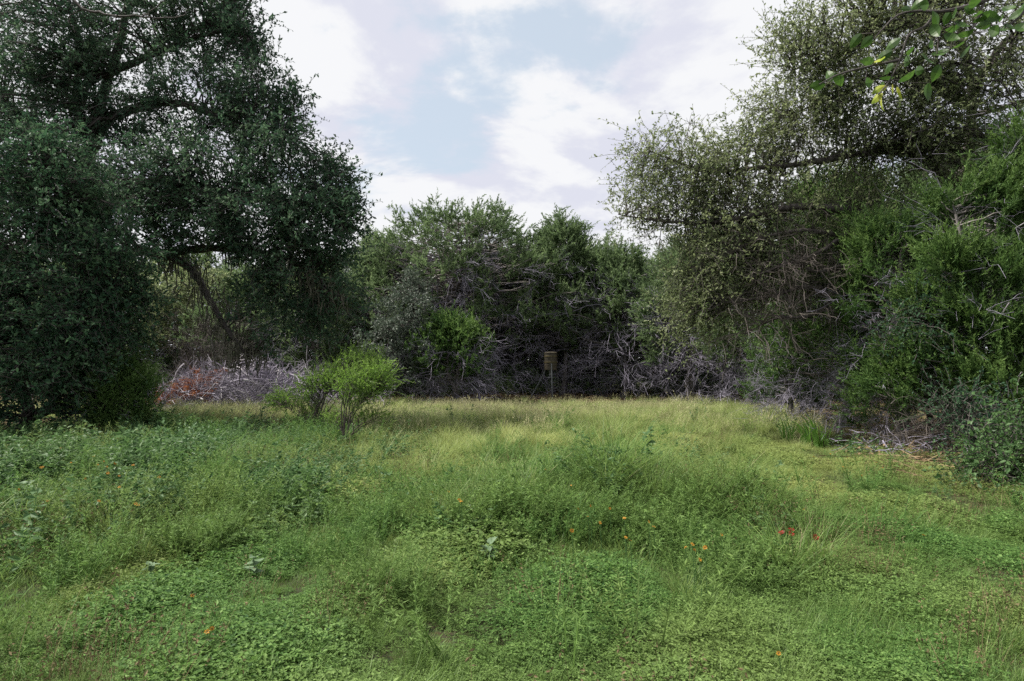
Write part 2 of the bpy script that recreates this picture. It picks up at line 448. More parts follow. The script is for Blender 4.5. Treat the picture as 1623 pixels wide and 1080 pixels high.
OAK = dict(kind='broad', bark='bark', leaf='oak_leaf', axes=8, back=.45, spread=.16, out=.6, up=.15, rand=.75, alen=.55, nl=13, L=.07, W=.48, arch=.12, droop=.15, nup=.8)
JUN = dict(kind='plume', bark='bark_grey', leaf='juniper', axes=13, back=.16, spread=.2, out=.6, up=.55, rand=.5, alen=.5, nl=19, L=.18, W=.046, arch=-.05, droop=-.05, axtw=False, below=True, nup=.2)

# --- the big oak on the left
rng = RNG(11)
ob = onground(168, 20.0)
blobs = [  # u, v, depth, ru, rv, clumps
    (330, 30, 18.5, 75, 75, 80), (385, 70, 18, 40, 60, 32), (200, 40, 18.6, 110, 90, 100), (60, 40, 19, 120, 90, 95), (90, 110, 18.4, 110, 50, 40), (-80, 80, 20, 120, 120, 50),
    (405, 160, 17.5, 70, 60, 55), (455, 170, 17.5, 36, 36, 16), (310, 160, 18, 90, 75, 70), (180, 190, 18.4, 100, 50, 50), (50, 160, 19, 120, 70, 90),
    (440, 260, 17, 75, 60, 55), (515, 285, 17, 48, 42, 30), (330, 270, 17, 100, 80, 85), (230, 290, 17, 90, 70, 60), (120, 280, 19, 110, 80, 50),
    (500, 360, 16.5, 70, 65, 75), (535, 325, 16.5, 34, 40, 22), (410, 350, 16.5, 90, 60, 80), (300, 350, 17, 90, 50, 55), (190, 360, 18, 90, 45, 40),
    (475, 440, 16.5, 85, 55, 46), (400, 425, 16.5, 36, 44, 11), (450, 505, 17, 70, 40, 20), (525, 490, 17.5, 50, 50, 18),
    (-60, 260, 20, 120, 120, 50), (60, 360, 20, 110, 80, 45),
    (150, -140, 20, 230, 110, 60), (380, -90, 19, 80, 60, 25), (-100, -120, 21, 160, 120, 30),
]
cl = clumps_from_blobs(rng, blobs)
tb = ob + np.array([0, 0, 0])
fork = P(160, 440, 20)
stems = [([tb, P(170, 560, 20), fork, P(150, 330, 20), P(140, 230, 20), P(170, 130, 19.6), P(200, 20, 19.5), P(210, -110, 19.5)], 0.34, .05),
         ([fork, P(190, 405, 19.3), P(250, 402, 18.4), P(300, 425, 17.8), P(335, 480, 17.3), P(365, 530, 17), P(392, 566, 17)], .17, .03),
         ([P(250, 402, 18.4), P(330, 395, 17.6), P(410, 400, 17), P(480, 420, 16.7), P(530, 470, 17)], .12, .025),
         ([P(152, 345, 20), P(200, 300, 19), P(270, 290, 18), P(360, 310, 17.2), P(450, 320, 16.8), P(520, 330, 16.6)], .2, .03),
         ([P(142, 240, 20), P(165, 195, 19.4), P(220, 170, 18.8), P(290, 165, 18.2), P(380, 200, 17.6), P(460, 220, 17.3)], .19, .03),
         ([P(125, 170, 19.7), P(140, 132, 19.4), P(200, 105, 19), P(280, 70, 18.7), P(350, 50, 18.3), P(390, 55, 18)], .16, .03),
         ([P(150, 330, 20), P(90, 250, 20.2), P(30, 180, 20.4), P(-60, 100, 20.6)], .2, .04),
         ([P(140, 230, 20), P(120, 160, 19.8), P(125, 60, 19.8), P(80, -60, 20)], .16, .04)]
OAKL = dict(OAK, alen=.5, axes=8, nl=14, L=.086, spread=.17)
oak_l = grow('oak_tree', 'huge dark spreading oak filling the upper left, its drooping limb over the brush pile', 'tree', ob, stems, cl, OAKL, 12)
# grey lichen hanging from the drooping limb
mb = MB(); rm = RNG(5)
lim = np.concatenate([spline(stems[k][0], 40)[14:] for k in (1, 2)])
idx = rm.integers(0, len(lim), 520); s0 = lim[idx] + rm.normal(size=(520, 3)) * np.array([.28, .28, .12])
t4 = np.linspace(0, 1, 5)[None, :, None]; ln = (.15 + .45 * rm.random((520, 1, 1)))
pp = s0[:, None] + np.array([0, 0, -1.0]) * t4 * ln + np.cumsum(rm.normal(size=(520, 5, 3)) * .03, 1)
tubes(mb, pp, np.array([.012, .02, .018, .012, .004])[None] * np.ones((520, 1)), 3, np.clip(.5 + .3 * rm.normal(size=520), 0, 1))
mb.build('hanging_moss', M['moss'], oak_l, ob, False, 'stuff')

# --- the pale leaved oak on the right
rng = RNG(21)
rb = onground(1510, 16.0)
blobs = [
    (1320, 55, 14, 85, 60, 60), (1260, 95, 14.4, 45, 55, 26), (1430, 40, 13.6, 110, 70, 70), (1560, 50, 13, 110, 80, 60), (1290, 160, 14.4, 85, 55, 55),
    (1400, 150, 14, 110, 70, 75), (1520, 170, 13.3, 110, 80, 95), (1225, 215, 14.8, 60, 45, 32), (1320, 240, 14.6, 110, 50, 52), (1430, 250, 14.2, 100, 50, 36),
    (1170, 275, 15, 80, 60, 70), (1085, 275, 15.4, 80, 55, 62), (1030, 262, 15.6, 44, 40, 18), (1015, 330, 15.6, 44, 28, 18), (1090, 340, 15.4, 62, 38, 34),
    (1180, 370, 15, 90, 55, 75), (1270, 330, 15.4, 80, 40, 22), (1150, 435, 15, 78, 60, 85), (1108, 480, 15, 46, 62, 60), (1215, 450, 15.4, 60, 50, 34),
    (1370, 330, 14.0, 90, 40, 26), (1440, 420, 14.4, 70, 40, 18), (1330, 420, 14.6, 60, 40, 14), (1560, 260, 14, 90, 60, 30), (1690, 120, 14, 120, 140, 40), (1450, -80, 14, 180, 70, 50), (1650, -60, 14, 120, 80, 20),
]
cl = clumps_from_blobs(rng, blobs)
f1, f2 = P(1505, 470, 15.8), P(1500, 350, 15.6)
stems = [([rb, P(1510, 580, 16), f1, f2, P(1530, 260, 15.4), P(1540, 150, 15), P(1520, 40, 14.8), P(1500, -80, 14.8)], .24, .03),
         ([f1, P(1450, 452, 15.0), P(1390, 456, 14.4), P(1330, 470, 14.1), P(1280, 455, 14.0), P(1220, 470, 14.1), P(1150, 480, 14.4)], .09, .02),
         ([f2, P(1440, 350, 15.0), P(1385, 345, 14.5), P(1340, 372, 14.2), P(1270, 365, 14.2), P(1190, 385, 14.3), P(1120, 430, 14.6)], .075, .018),
         ([P(1385, 345, 14.5), P(1320, 330, 14.3), P(1240, 330, 14.4), P(1150, 350, 14.8), P(1060, 352, 15.2), P(980, 340, 15.4)], .1, .012),
         ([P(1520, 290, 15.4), P(1450, 245, 14.8), P(1390, 240, 14.4), P(1300, 255, 14.3), P(1210, 265, 14.6), P(1120, 270, 15.1), P(1030, 240, 15.4)], .12, .014),
         ([P(1540, 170, 15), P(1470, 130, 14.4), P(1400, 120, 14.2), P(1330, 150, 14.4), P(1260, 180, 14.7)], .1, .014),
         ([P(1530, 80, 14.8), P(1470, 40, 14), P(1400, 50, 14), P(1340, 85, 14.1), P(1260, 110, 14.4)], .1, .014),
         ([P(1540, 150, 15), P(1590, 70, 14), P(1660, 30, 13.6)], .1, .03),
         ([P(1390, 456, 14.4), P(1340, 425, 14.0), P(1290, 430, 13.8), P(1240, 400, 13.9)], .07, .015),
         ([P(1330, 470, 14.1), P(1285, 500, 13.9), P(1230, 505, 13.9), P(1180, 530, 14.1)], .055, .012),
         ([P(1340, 372, 14.2), P(1300, 400, 14.0), P(1245, 420, 14.0), P(1190, 440, 14.2)], .06, .012)]
OAKR = dict(OAK, leaf='oak_pale', bark='bark', axes=7, nl=14, L=.066, W=.48, alen=.64, twr=.8, spread=.2, back=.5)
oak_r = grow('oak_tree', 'pale leaved oak leaning out of the right edge with crooked bare limbs', 'tree', rb, stems, cl, OAKR, 22)
r = RNG(23); ls = np.concatenate([spline(s[0], 40)[10:] for s in stems[1:5] + stems[8:]])
k = r.integers(0, len(ls), 260)
dead_web(oak_r, rb, r, ls[k], nrm(r.normal(size=(260, 3)) + np.array([-.5, 0, -.1])), 4, .8, .011, 'twig_dark', 'bare_twigs', .1)

# --- dark broadleaf tree at the left edge, nearer than the oak
rng = RNG(31)
sb = onground(30, 14.8)
blobs = [(-20, 300, 14.6, 120, 90, 80), (70, 280, 14.4, 80, 75, 55), (130, 340, 14.4, 70, 60, 45), (30, 400, 14.2, 130, 70, 80), (170, 420, 14.4, 70, 50, 42), (200, 480, 14.6, 45, 50, 28),
         (60, 490, 14, 120, 60, 75), (150, 520, 14, 70, 50, 40), (20, 570, 13.8, 120, 50, 70), (110, 580, 13.8, 75, 45, 45), (-110, 450, 14.5, 90, 160, 60), (60, 225, 14.8, 45, 30, 14), (-40, 640, 14, 60, 40, 20), (120, 640, 14.2, 50, 22, 12)]
cl = clumps_from_blobs(rng, blobs)
stems = [([sb, P(45, 665, 14.8), P(80, 648, 14.7), P(130, 620, 14.7), P(160, 560, 14.6), P(170, 470, 14.6)], .15, .03),
         ([P(45, 665, 14.8), P(35, 600, 14.8), P(40, 500, 14.8), P(60, 380, 14.7), P(70, 270, 14.7)], .13, .03),
         ([P(38, 560, 14.8), P(-20, 470, 14.8), P(-60, 380, 14.8), P(-40, 300, 14.8)], .09, .03),
         ([P(60, 650, 14.8), P(110, 655, 14.5), P(170, 650, 14.2)], .05, .015)]
SHR = dict(OAK, leaf='shrub_leaf', axes=8, nl=11, L=.085, W=.5, alen=.5)
grow('shrub_tree', 'low dense dark green tree at the left edge, its curved bare limb near the ground', 'tree', sb, stems, cl, SHR, 32)

# --- junipers
def juniper_at(name, label, u, Y, top_v, half_u, seed, base_cl=.3, n=85, dead=90, st=None, spires=0, lean=0.0, group=None, dr=.012, skirts=True, cat='tree', crownless=False, dmat='twig'):
    r = RNG(seed); b = onground(u, Y); H = P(u, top_v, Y)[2] - b[2]; R = half_u * Y / F
    st = dict(JUN, **(st or {}))
    ns = r.integers(1, 4); stems = []
    for k in range(ns):
        a = r.random() * 6.28; rr = R * .28 * (k > 0)
        pts = [b + np.array([np.cos(a), np.sin(a), 0]) * .1 * (k > 0)]
        for q in (.15, .35, .6, .8, .93 if k == 0 else .85):
            pts.append(b + np.array([np.cos(a) * rr * q * 1.6 + lean * q, np.sin(a) * rr * q * 1.6, H * q]) + r.normal(size=3) * np.array([.12, .12, .05]))
        stems.append((pts, .05 + H * .012, .02))
    ph, ph2 = r.random(2) * 6.28
    t = base_cl + (1 - base_cl) * r.random(n * 4) ** .8; az = r.random(n * 4) * 6.28
    prof = np.where(t > .5, np.sqrt(np.clip(1 - ((t - .5) / .53) ** 2, 0, 1)), .72 + .28 * (t / .5)) * (1 + .2 * np.sin(3 * az + ph) + .13 * np.sin(5 * az + 9 * t + ph2))
    rho = np.sqrt(.3 + .7 * r.random(n * 4))
    c = np.stack([np.cos(az) * R * prof * rho + lean * t, np.sin(az) * R * prof * rho, t * H * (1 - .06 * r.random(n * 4))], -1)[:int(n * 1.5)] + b
    if spires:
        for k in range(spires):
            a = r.random() * 6.28; q = R * .55 * r.random(); top = H * (.94 + .1 * r.random())
            z = np.linspace(.72, 1, 7)[:, None] * top
            c = np.vstack([c, b + np.hstack([np.cos(a) * q + lean + r.normal(size=(7, 1)) * .1, np.sin(a) * q + r.normal(size=(7, 1)) * .1, z])])
    c[:, 2] = np.maximum(c[:, 2], G(c[:, 0], c[:, 1]) + .25)
    root = grow(name, label, cat, b, stems, c, st, seed + 1000, group)
    if dead:
        dead = int(dead * 1.5)
        az = r.random(dead) * 6.28; tz = (.03 + .72 * r.random(dead)) * H; q = R * (.15 + .65 * r.random(dead))
        s0 = b + np.stack([np.cos(az) * q, np.sin(az) * q, tz], -1)
        od = np.stack([np.cos(az), np.sin(az), .15 + .3 * r.random(dead)], -1)
        dead_web(root, b, r, s0, od, 7, min(R * .6, 1.5), dr * .85, dmat, droop=.35)
    return root
NEAR = dict(leaf='juniper_near', axes=15, nl=30, L=.1, W=.018, alen=.4, spread=.1, rand=.42, up=.6)
MID = dict(leaf='juniper_near', axes=13, nl=22, L=.13, W=.026, alen=.46, spread=.11)
# row at the far edge of the meadow, left to right
juniper_at('juniper_tree', 'broad dome topped juniper, the tallest behind the middle of the meadow', 728, 35, 336, 165, 101, .36, 230, 190, dict(axes=12), 0, dr=.016)
juniper_at('juniper_tree', 'juniper with two pointed tops directly behind the barrel feeder', 892, 35, 352, 80, 102, .3, 140, 130, None, 2, dr=.016)
juniper_at('juniper_tree', 'low bushy juniper with a dead grey skirt standing forward of the dome topped one', 718, 29.5, 515, 60, 103, .3, 62, 130, dict(leaf='juniper_near'), 2, dr=.014)
juniper_at('juniper_tree', 'narrow light green juniper between the big left oak and the dome topped juniper', 598, 36, 380, 60, 104, .2, 110, 60, None, 0, dr=.015)
juniper_at('juniper_tree', 'rounded juniper with grey dead branches right of the feeder', 985, 34, 402, 90, 105, .3, 120, 150, None, 3, dr=.015)
juniper_at('juniper_tree', 'juniper half covered by the lowest leafy limb of the pale oak', 1095, 30, 405, 72, 106, .25, 110, 140, None, 3, dr=.014)
juniper_at('juniper_tree', 'dark juniper with thin bare stems under the pale oak', 1190, 26, 430, 75, 107, .38, 90, 150, None, 2, dr=.013)
juniper_at('juniper_tree', 'bright green feathery juniper in front of the pale oak limbs', 1325, 17, 285, 105, 108, .2, 190, 120, MID, 3, dr=.011)
# right edge, near
rng = RNG(41)
jb = onground(1600, 12.2)
blobs = [(1618, 235, 12, 34, 44, 12), (1575, 300, 12, 50, 34, 18), (1512, 335, 12.4, 44, 24, 13), (1625, 330, 11.8, 60, 50, 22), (1515, 420, 12, 62, 26, 22), (1600, 430, 11.6, 60, 36, 24),
         (1462, 480, 12.4, 44, 26, 15), (1550, 510, 11.8, 60, 28, 24), (1620, 540, 11.4, 60, 36, 22), (1480, 570, 12, 50, 24, 18), (1565, 605, 11.6, 64, 28, 22), (1430, 610, 12.4, 50, 28, 16), (1610, 650, 11.4, 60, 30, 20), (1700, 300, 12, 80, 200, 50)]
cl = clumps_from_blobs(rng, blobs, .35)
stems = [([jb, P(1598, 600, 12.2), P(1590, 450, 12.2), P(1610, 300, 12.2), P(1616, 215, 12.2)], .14, .03),
         ([P(1600, 640, 12.2), P(1570, 520, 12), P(1530, 400, 12), P(1510, 320, 12.2)], .08, .02),
         ([P(1600, 660, 12.2), P(1640, 500, 12), P(1680, 350, 12)], .09, .02)]
jr = grow('juniper_tree', 'near juniper with bright sprays and bare grey branches at the right edge', 'tree', jb, stems, cl, dict(JUN, **NEAR), 42)
r = RNG(43); s = np.concatenate([spline(q[0], 30)[4:] for q in stems]); k = r.integers(0, len(s), 60)
dead_web(jr, jb, r, s[k], nrm(r.normal(size=(60, 3)) * np.array([1, .8, .5]) + np.array([-.7, -.5, .1])), 5, 1.0, .006, 'twig', 'dead_twigs', .2)
for pts in ([(1640, 300), (1600, 292), (1570, 296), (1540, 312)], [(1640, 420), (1590, 418), (1550, 440), (1520, 470)], [(1640, 545), (1590, 560), (1545, 575), (1500, 572)],
            [(1630, 350), (1596, 372), (1580, 400)], [(1620, 590), (1580, 640), (1560, 690)], [(1600, 480), (1540, 560), (1470, 560), (1440, 545)]):
    p = spline([P(u, v, 11.0 + .9 * k) for k, (u, v) in enumerate(pts)], 14)
    tubes(MB(), p[None], np.linspace(.012, .004, 14)[None], 5).build('bare_branch', M['twig_pale'], jr, jb, True)
juniper_at('juniper_tree', 'shaggy juniper with dead lower branches left of the near right edge juniper', 1420, 13.4, 345, 84, 110, .1, 135, 110, dict(NEAR, nl=20, axes=14), 2, dr=.007)
juniper_at('juniper_tree', 'young bright green juniper under the lowest limbs of the pale oak', 1255, 20, 480, 60, 122, .1, 90, 80, dict(NEAR, nl=18, axes=13, L=.12, W=.022), 2, dr=.008)
# broadleaf shrubs in the right hand understory
rng = RNG(51)
def shrub(name, label, u, Y, blobs, mat, seed, L=.06, st=None, stems_n=4, cat='shrub', group=None, bark='bark'):
    r = RNG(seed); b = onground(u, Y); cl = clumps_from_blobs(r, blobs, .3); stems = []
    top = cl[cl[:, 2].argsort()[::-1]]
    for k in range(stems_n):
        g = top[min(len(top) - 1, k * max(1, len(top) // (stems_n * 2)))]
        m = b + (g - b) * np.array([.35, .35, .5]); stems.append(([b + r.normal(size=3) * np.array([.06, .06, 0]), m + r.normal(size=3) * .08, b + (g - b) * .92], .03 if k else .04, .008))
    return grow(name, label, cat, b, stems, cl, dict(OAK, leaf=mat, L=L, bark=bark, axes=7, nl=10, alen=.4, **(st or {})), seed + 500, group)
shrub('broadleaf_shrub', 'glossy broadleaf shrub growing up through the right hand junipers', 1475, 12.6, [(1450, 520, 12.2, 40, 60, 30), (1480, 470, 12.2, 36, 40, 16), (1500, 560, 12, 30, 40, 12)], 'shrub_leaf', 52, .055)
shrub('broadleaf_shrub', 'low glossy broadleaf shrub at the foot of the right edge juniper', 1550, 11, [(1535, 655, 10.8, 44, 30, 28), (1570, 695, 10.6, 46, 24, 26)], 'shrub_leaf', 54, .05)
shrub('broadleaf_shrub', 'bright leaved bush spilling over the grass at the right edge of the frame', 1640, 9.2, [(1610, 740, 9, 56, 30, 46), (1640, 700, 9, 50, 60, 30), (1560, 770, 8.8, 36, 18, 14)], 'bush_leaf', 56, .06, dict(W=.6))
# grey green oak shrub at the far edge
shrub('oak_shrub', 'grey green rounded oak shrub left of the dome topped juniper', 640, 30, [(640, 500, 29.5, 52, 45, 60), (610, 560, 29, 50, 50, 50), (670, 560, 29.5, 45, 50, 40), (650, 600, 29, 50, 30, 30), (655, 455, 30, 30, 25, 18)], 'grey_oak', 58, .11, dict(spread=.2), 5, 'tree')
shrub('oak_shrub', 'pale leafy oak seen through the gap under the big left oak', 280, 33, [(270, 470, 32, 50, 40, 50), (300, 510, 32, 40, 35, 30), (240, 520, 32, 45, 40, 34), (320, 450, 33, 40, 30, 26), (200, 500, 32, 50, 50, 36)], 'oak_pale', 60, .13, dict(spread=.22), 5, 'tree')
# left: dead cedar behind the brush pile, young junipers
juniper_at('dead_cedar', 'grey leafless cedar skeleton standing behind the brush pile', 332, 28, 470, 46, 112, .5, 12, 230, dict(axes=4), 0, dr=.014, dmat='twig_dark')
juniper_at('juniper_tree', 'small bushy green juniper at the foot of the dark left tree', 196, 14.6, 588, 46, 114, .06, 70, 25, dict(NEAR, nl=18, axes=13), 1, dr=.008)
juniper_at('juniper_tree', 'juniper standing behind the grey leafless cedar', 400, 35, 440, 70, 116, .2, 90, 70, None, 2)
juniper_at('juniper_tree', 'dark juniper behind the grass under the right end of the left oak', 505, 33, 430, 70, 118, .2, 100, 90, None, 2)
juniper_at('juniper_tree', 'juniper deep in the shade behind the trunk of the left oak', 120, 30, 430, 90, 120, .12, 100, 60, None, 2)
# trees of the wood behind the first row, copies of two
def copy_tree(o, loc, rz, sc, label, group):
    c = o.copy(); COL.objects.link(c); c.location = loc; c.rotation_euler = (0, 0, rz); c.scale = (sc,) * 3
    c['label'] = label; c['group'] = group
    for ch in list(o.children):
        d = ch.copy(); COL.objects.link(d); d.parent = c
    return c
WOODL, WOODG = 'juniper of the wood standing behind the first row of trees', 'junipers of the wood behind the first row'
wa = juniper_at('juniper_tree', WOODL, 820, 40, 405, 95, 130, .1, 130, 70, None, 3, group=WOODG)
wb = juniper_at('juniper_tree', WOODL, 690, 41, 410, 95, 132, .1, 130, 70, None, 2, group=WOODG)
r = RNG(77)
for k, (u, Y, sc) in enumerate([(945, 40, 1.0), (800, 37.5, 1.0), (640, 38, .98), (1040, 38, .95), (1150, 36, 1.05), (1260, 34, 1.1), (1380, 30, 1.1), (1500, 26, 1.15), (1640, 22, 1.1), (1780, 24, 1.2),
                                (560, 42, 1.0), (450, 42, 1.0), (340, 40, .95), (230, 38, .95), (100, 36, 1.0), (-30, 34, 1.0), (-160, 32, 1.1), (1330, 42, 1.2), (620, 48, 1.1), (860, 48, 1.1), (1100, 46, 1.1)]):
    copy_tree((wa, wb)[k % 2], tuple(onground(u, Y)), r.random() * 6.28, sc * (.93 + .14 * r.random()), WOODL, WOODG)

# ------------------------------------------------------------------ ground plants: clump templates, scattered by geometry nodes
M['grass'] = mat_plant('green_grass', [(.045, .09, .022), (.105, .185, .04), (.2, .29, .085)], .38, .5, .25, (.3, .34, .12))
M['cover'] = mat_plant('ground_cover_leaf', [(.026, .07, .02), (.082, .165, .038), (.175, .285, .085)], .38, .6, .15, (.27, .3, .1))
M['weed'] = mat_plant('weed_leaf', [(.035, .085, .028), (.066, .135, .046), (.125, .2, .095)], .36, .55, .2, (.14, .2, .06))
M['straw'] = mat_plant('dry_straw', [(.24, .24, .115), (.34, .33, .175), (.46, .43, .27)], .3, .7, .1, (.34, .34, .18))
M['brown_stem'] = mat_plant('brown_stem', [(.09, .068, .036), (.17, .135, .075), (.28, .24, .15)], .15, .8, .1)
M['litter'] = mat_plant('dead_leaf', [(.09, .06, .035), (.16, .11, .06), (.24, .18, .11)], .1, .8, .1)

def blades(mb, r, n, R, h, w, lean, tint=(.2, .8), mat=0, droop=.5, pos=None, K=4):
    """grass blades: tapering ribbons that bend over"""
    a = r.random(n) * 6.28; q = R * np.sqrt(r.random(n))
    b = np.stack([np.cos(a) * q, np.sin(a) * q, np.full(n, -.02)], -1) if pos is None else pos
    az = a + r.normal(size=n) * .9; hh = h[0] + (h[1] - h[0]) * r.random(n)
    out = np.stack([np.cos(az), np.sin(az), np.zeros(n)], -1); le = np.abs(lean * (.3 + r.random(n)))[:, None]
    t = np.linspace(0, 1, K)[None, :, None]
    up = np.array([0, 0, 1.0])
    c = b[:, None] + hh[:, None, None] * (out[:, None] * (le[:, None] * t + droop * r.random((n, 1, 1)) * t ** 2.4) + up * (t - .35 * droop * r.random((n, 1, 1)) * t ** 3))
    sd = np.stack([-np.sin(az + r.normal(size=n) * .8), np.cos(az), np.zeros(n)], -1)
    wd = (w * (.6 + .8 * r.random(n)))[:, None, None] * np.linspace(1, .12, K)[None, :, None] ** .7 * .5
    V = np.stack([c - sd[:, None] * wd, c + sd[:, None] * wd], 2)
    i = np.arange(n)[:, None] * K * 2 + np.arange(K - 1)[None] * 2
    Q = np.stack([i, i + 1, i + 3, i + 2], -1)
    mb.add(V, Q.reshape(-1, 4), np.repeat(tint[0] + (tint[1] - tint[0]) * r.random(n), K - 1), mat)
    return c
def t_cover(s):
    r = RNG(s); mb = MB(); n = 150
    a = r.random(n) * 6.28; q = .24 * np.sqrt(r.random(n)); hh = .02 + .1 * r.random(n) * (1 - (q / .3) ** 2)
    p = np.stack([np.cos(a) * q, np.sin(a) * q, hh], -1)
    for k in range(3):                                          # three leaflets a stalk
        az = a + k * 2.1 + r.normal(size=n) * .3
        d = np.stack([np.cos(az), np.sin(az), .25 * r.normal(size=n) + .05], -1)
        leaves(mb, p, d, np.array([0, 0, 1.0]) + r.normal(size=(n, 3)) * .35, .014 + .014 * r.random(n), .009 + .007 * r.random(n), np.clip(.5 + .22 * r.normal(size=n), 0, 1), 0, .15)
    blades(mb, r, 14, .22, (.06, .15), .004, .5, mat=0)
    return mb
def t_trail(s):
    r = RNG(s); mb = MB(); n = 110
    a = r.random(n) * 6.28; q = .22 * np.sqrt(r.random(n)); p = np.stack([np.cos(a) * q, np.sin(a) * q, .03 + .11 * r.random(n)], -1)
    for k in range(2):
        az = a + k * 3.14 + r.normal(size=n) * .5
        leaves(mb, p, np.stack([np.cos(az), np.sin(az), .3 * r.normal(size=n)], -1), np.array([0, 0, 1.0]) + r.normal(size=(n, 3)) * .4, .018 + .016 * r.random(n), .009 + .007 * r.random(n), np.clip(.45 + .25 * r.normal(size=n), 0, 1), 0, .15)
    return mb
def t_short(s):
    r = RNG(s); mb = MB(); blades(mb, r, 75, .2, (.07, .2), .0045, .55, (.1, .9)); return mb
def t_tall(s):
    r = RNG(s); mb = MB(); blades(mb, r, 130, .1, (.22, .55), .0058, .6, (.1, 1), droop=.8, K=5)
    blades(mb, r, 10, .12, (.2, .45), .004, .5, (.2, .9), 1, .6)
    return mb
def t_dry(s):
    r = RNG(s); mb = MB(); blades(mb, r, 62, .18, (.14, .34), .0055, .45, (.3, 1), 0, .6)
    c = blades(mb, r, 20, .2, (.22, .5), .0035, .34, (.2, 1), 1, .25)
    tip = c[:, -1]; ax = nrm(c[:, -1] - c[:, -2])
    for k in range(4):
        p = tip - ax * .035 * k
        leaves(mb, p, ax + r.normal(size=p.shape) * .45, r.normal(size=p.shape), .04 + .03 * r.random(len(p)), .01, .5 + .5 * r.random(len(p)), 1, .1)
    return mb
def stems_with_leaves(s, ns, h, L, Wd, per, R=.1, mat=0, lean=.35, tl=(.2, .9), lup=.1):
    r = RNG(s); mb = MB(); c = blades(mb, r, ns, R, h, .006, lean, (.2, .5), mat, .25, K=5)
    i = np.repeat(np.arange(ns), per); t = .12 + .88 * r.random(len(i)); k = np.clip(t * 4, 0, 3.999); k0 = k.astype(int); f = (k - k0)[:, None]
    p = c[i, k0] * (1 - f) + c[i, k0 + 1] * f; az = r.random(len(i)) * 6.28
    d = np.stack([np.cos(az), np.sin(az), lup + .35 * r.normal(size=len(i))], -1)
    leaves(mb, p, d, np.array([0, 0, 1.0]) + r.normal(size=p.shape) * .5, L * (.6 + .7 * r.random(len(i))) * (1.15 - .5 * t), Wd * (.7 + .6 * r.random(len(i))), tl[0] + (tl[1] - tl[0]) * r.random(len(i)), mat, .2)
    return mb
def t_weed(s): return stems_with_leaves(s, 9, (.2, .42), .06, .02, 20, .13)
def t_fine(s): return stems_with_leaves(s, 14, (.18, .42), .04, .006, 34, .14, lean=.5, lup=.4)
def t_dead(s):
    r = RNG(s); mb = MB(); c = blades(mb, r, 16, .12, (.18, .45), .004, .4, (0, .6), 0, .2)
    tip = np.repeat(c[:, -1], 5, 0) - np.array([0, 0, .1]) * r.random((80, 1)); leaves(mb, tip, r.normal(size=tip.shape), r.normal(size=tip.shape), .022, .009, r.random(80) * .6)
    return mb
def t_litter(s):
    r = RNG(s); mb = MB(); n = 60; a = r.random(n) * 6.28; q = .35 * np.sqrt(r.random(n))
    p = np.stack([np.cos(a) * q, np.sin(a) * q, .005 + .02 * r.random(n)], -1)
    leaves(mb, p, r.normal(size=(n, 3)) * np.array([1, 1, .2]), np.array([0, 0, 1.0]) + r.normal(size=(n, 3)) * .3, .05, .025, r.random(n))
    K = 3; m = 8; d = nrm(r.normal(size=(m, 3)) * np.array([1, 1, .15])); c = np.stack([r.normal(size=m) * .2, r.normal(size=m) * .2, np.full(m, .02)], -1)
    tubes(mb, c[:, None] + d[:, None] * np.linspace(0, .4, K)[None, :, None], .005, 3, .9)
    return mb

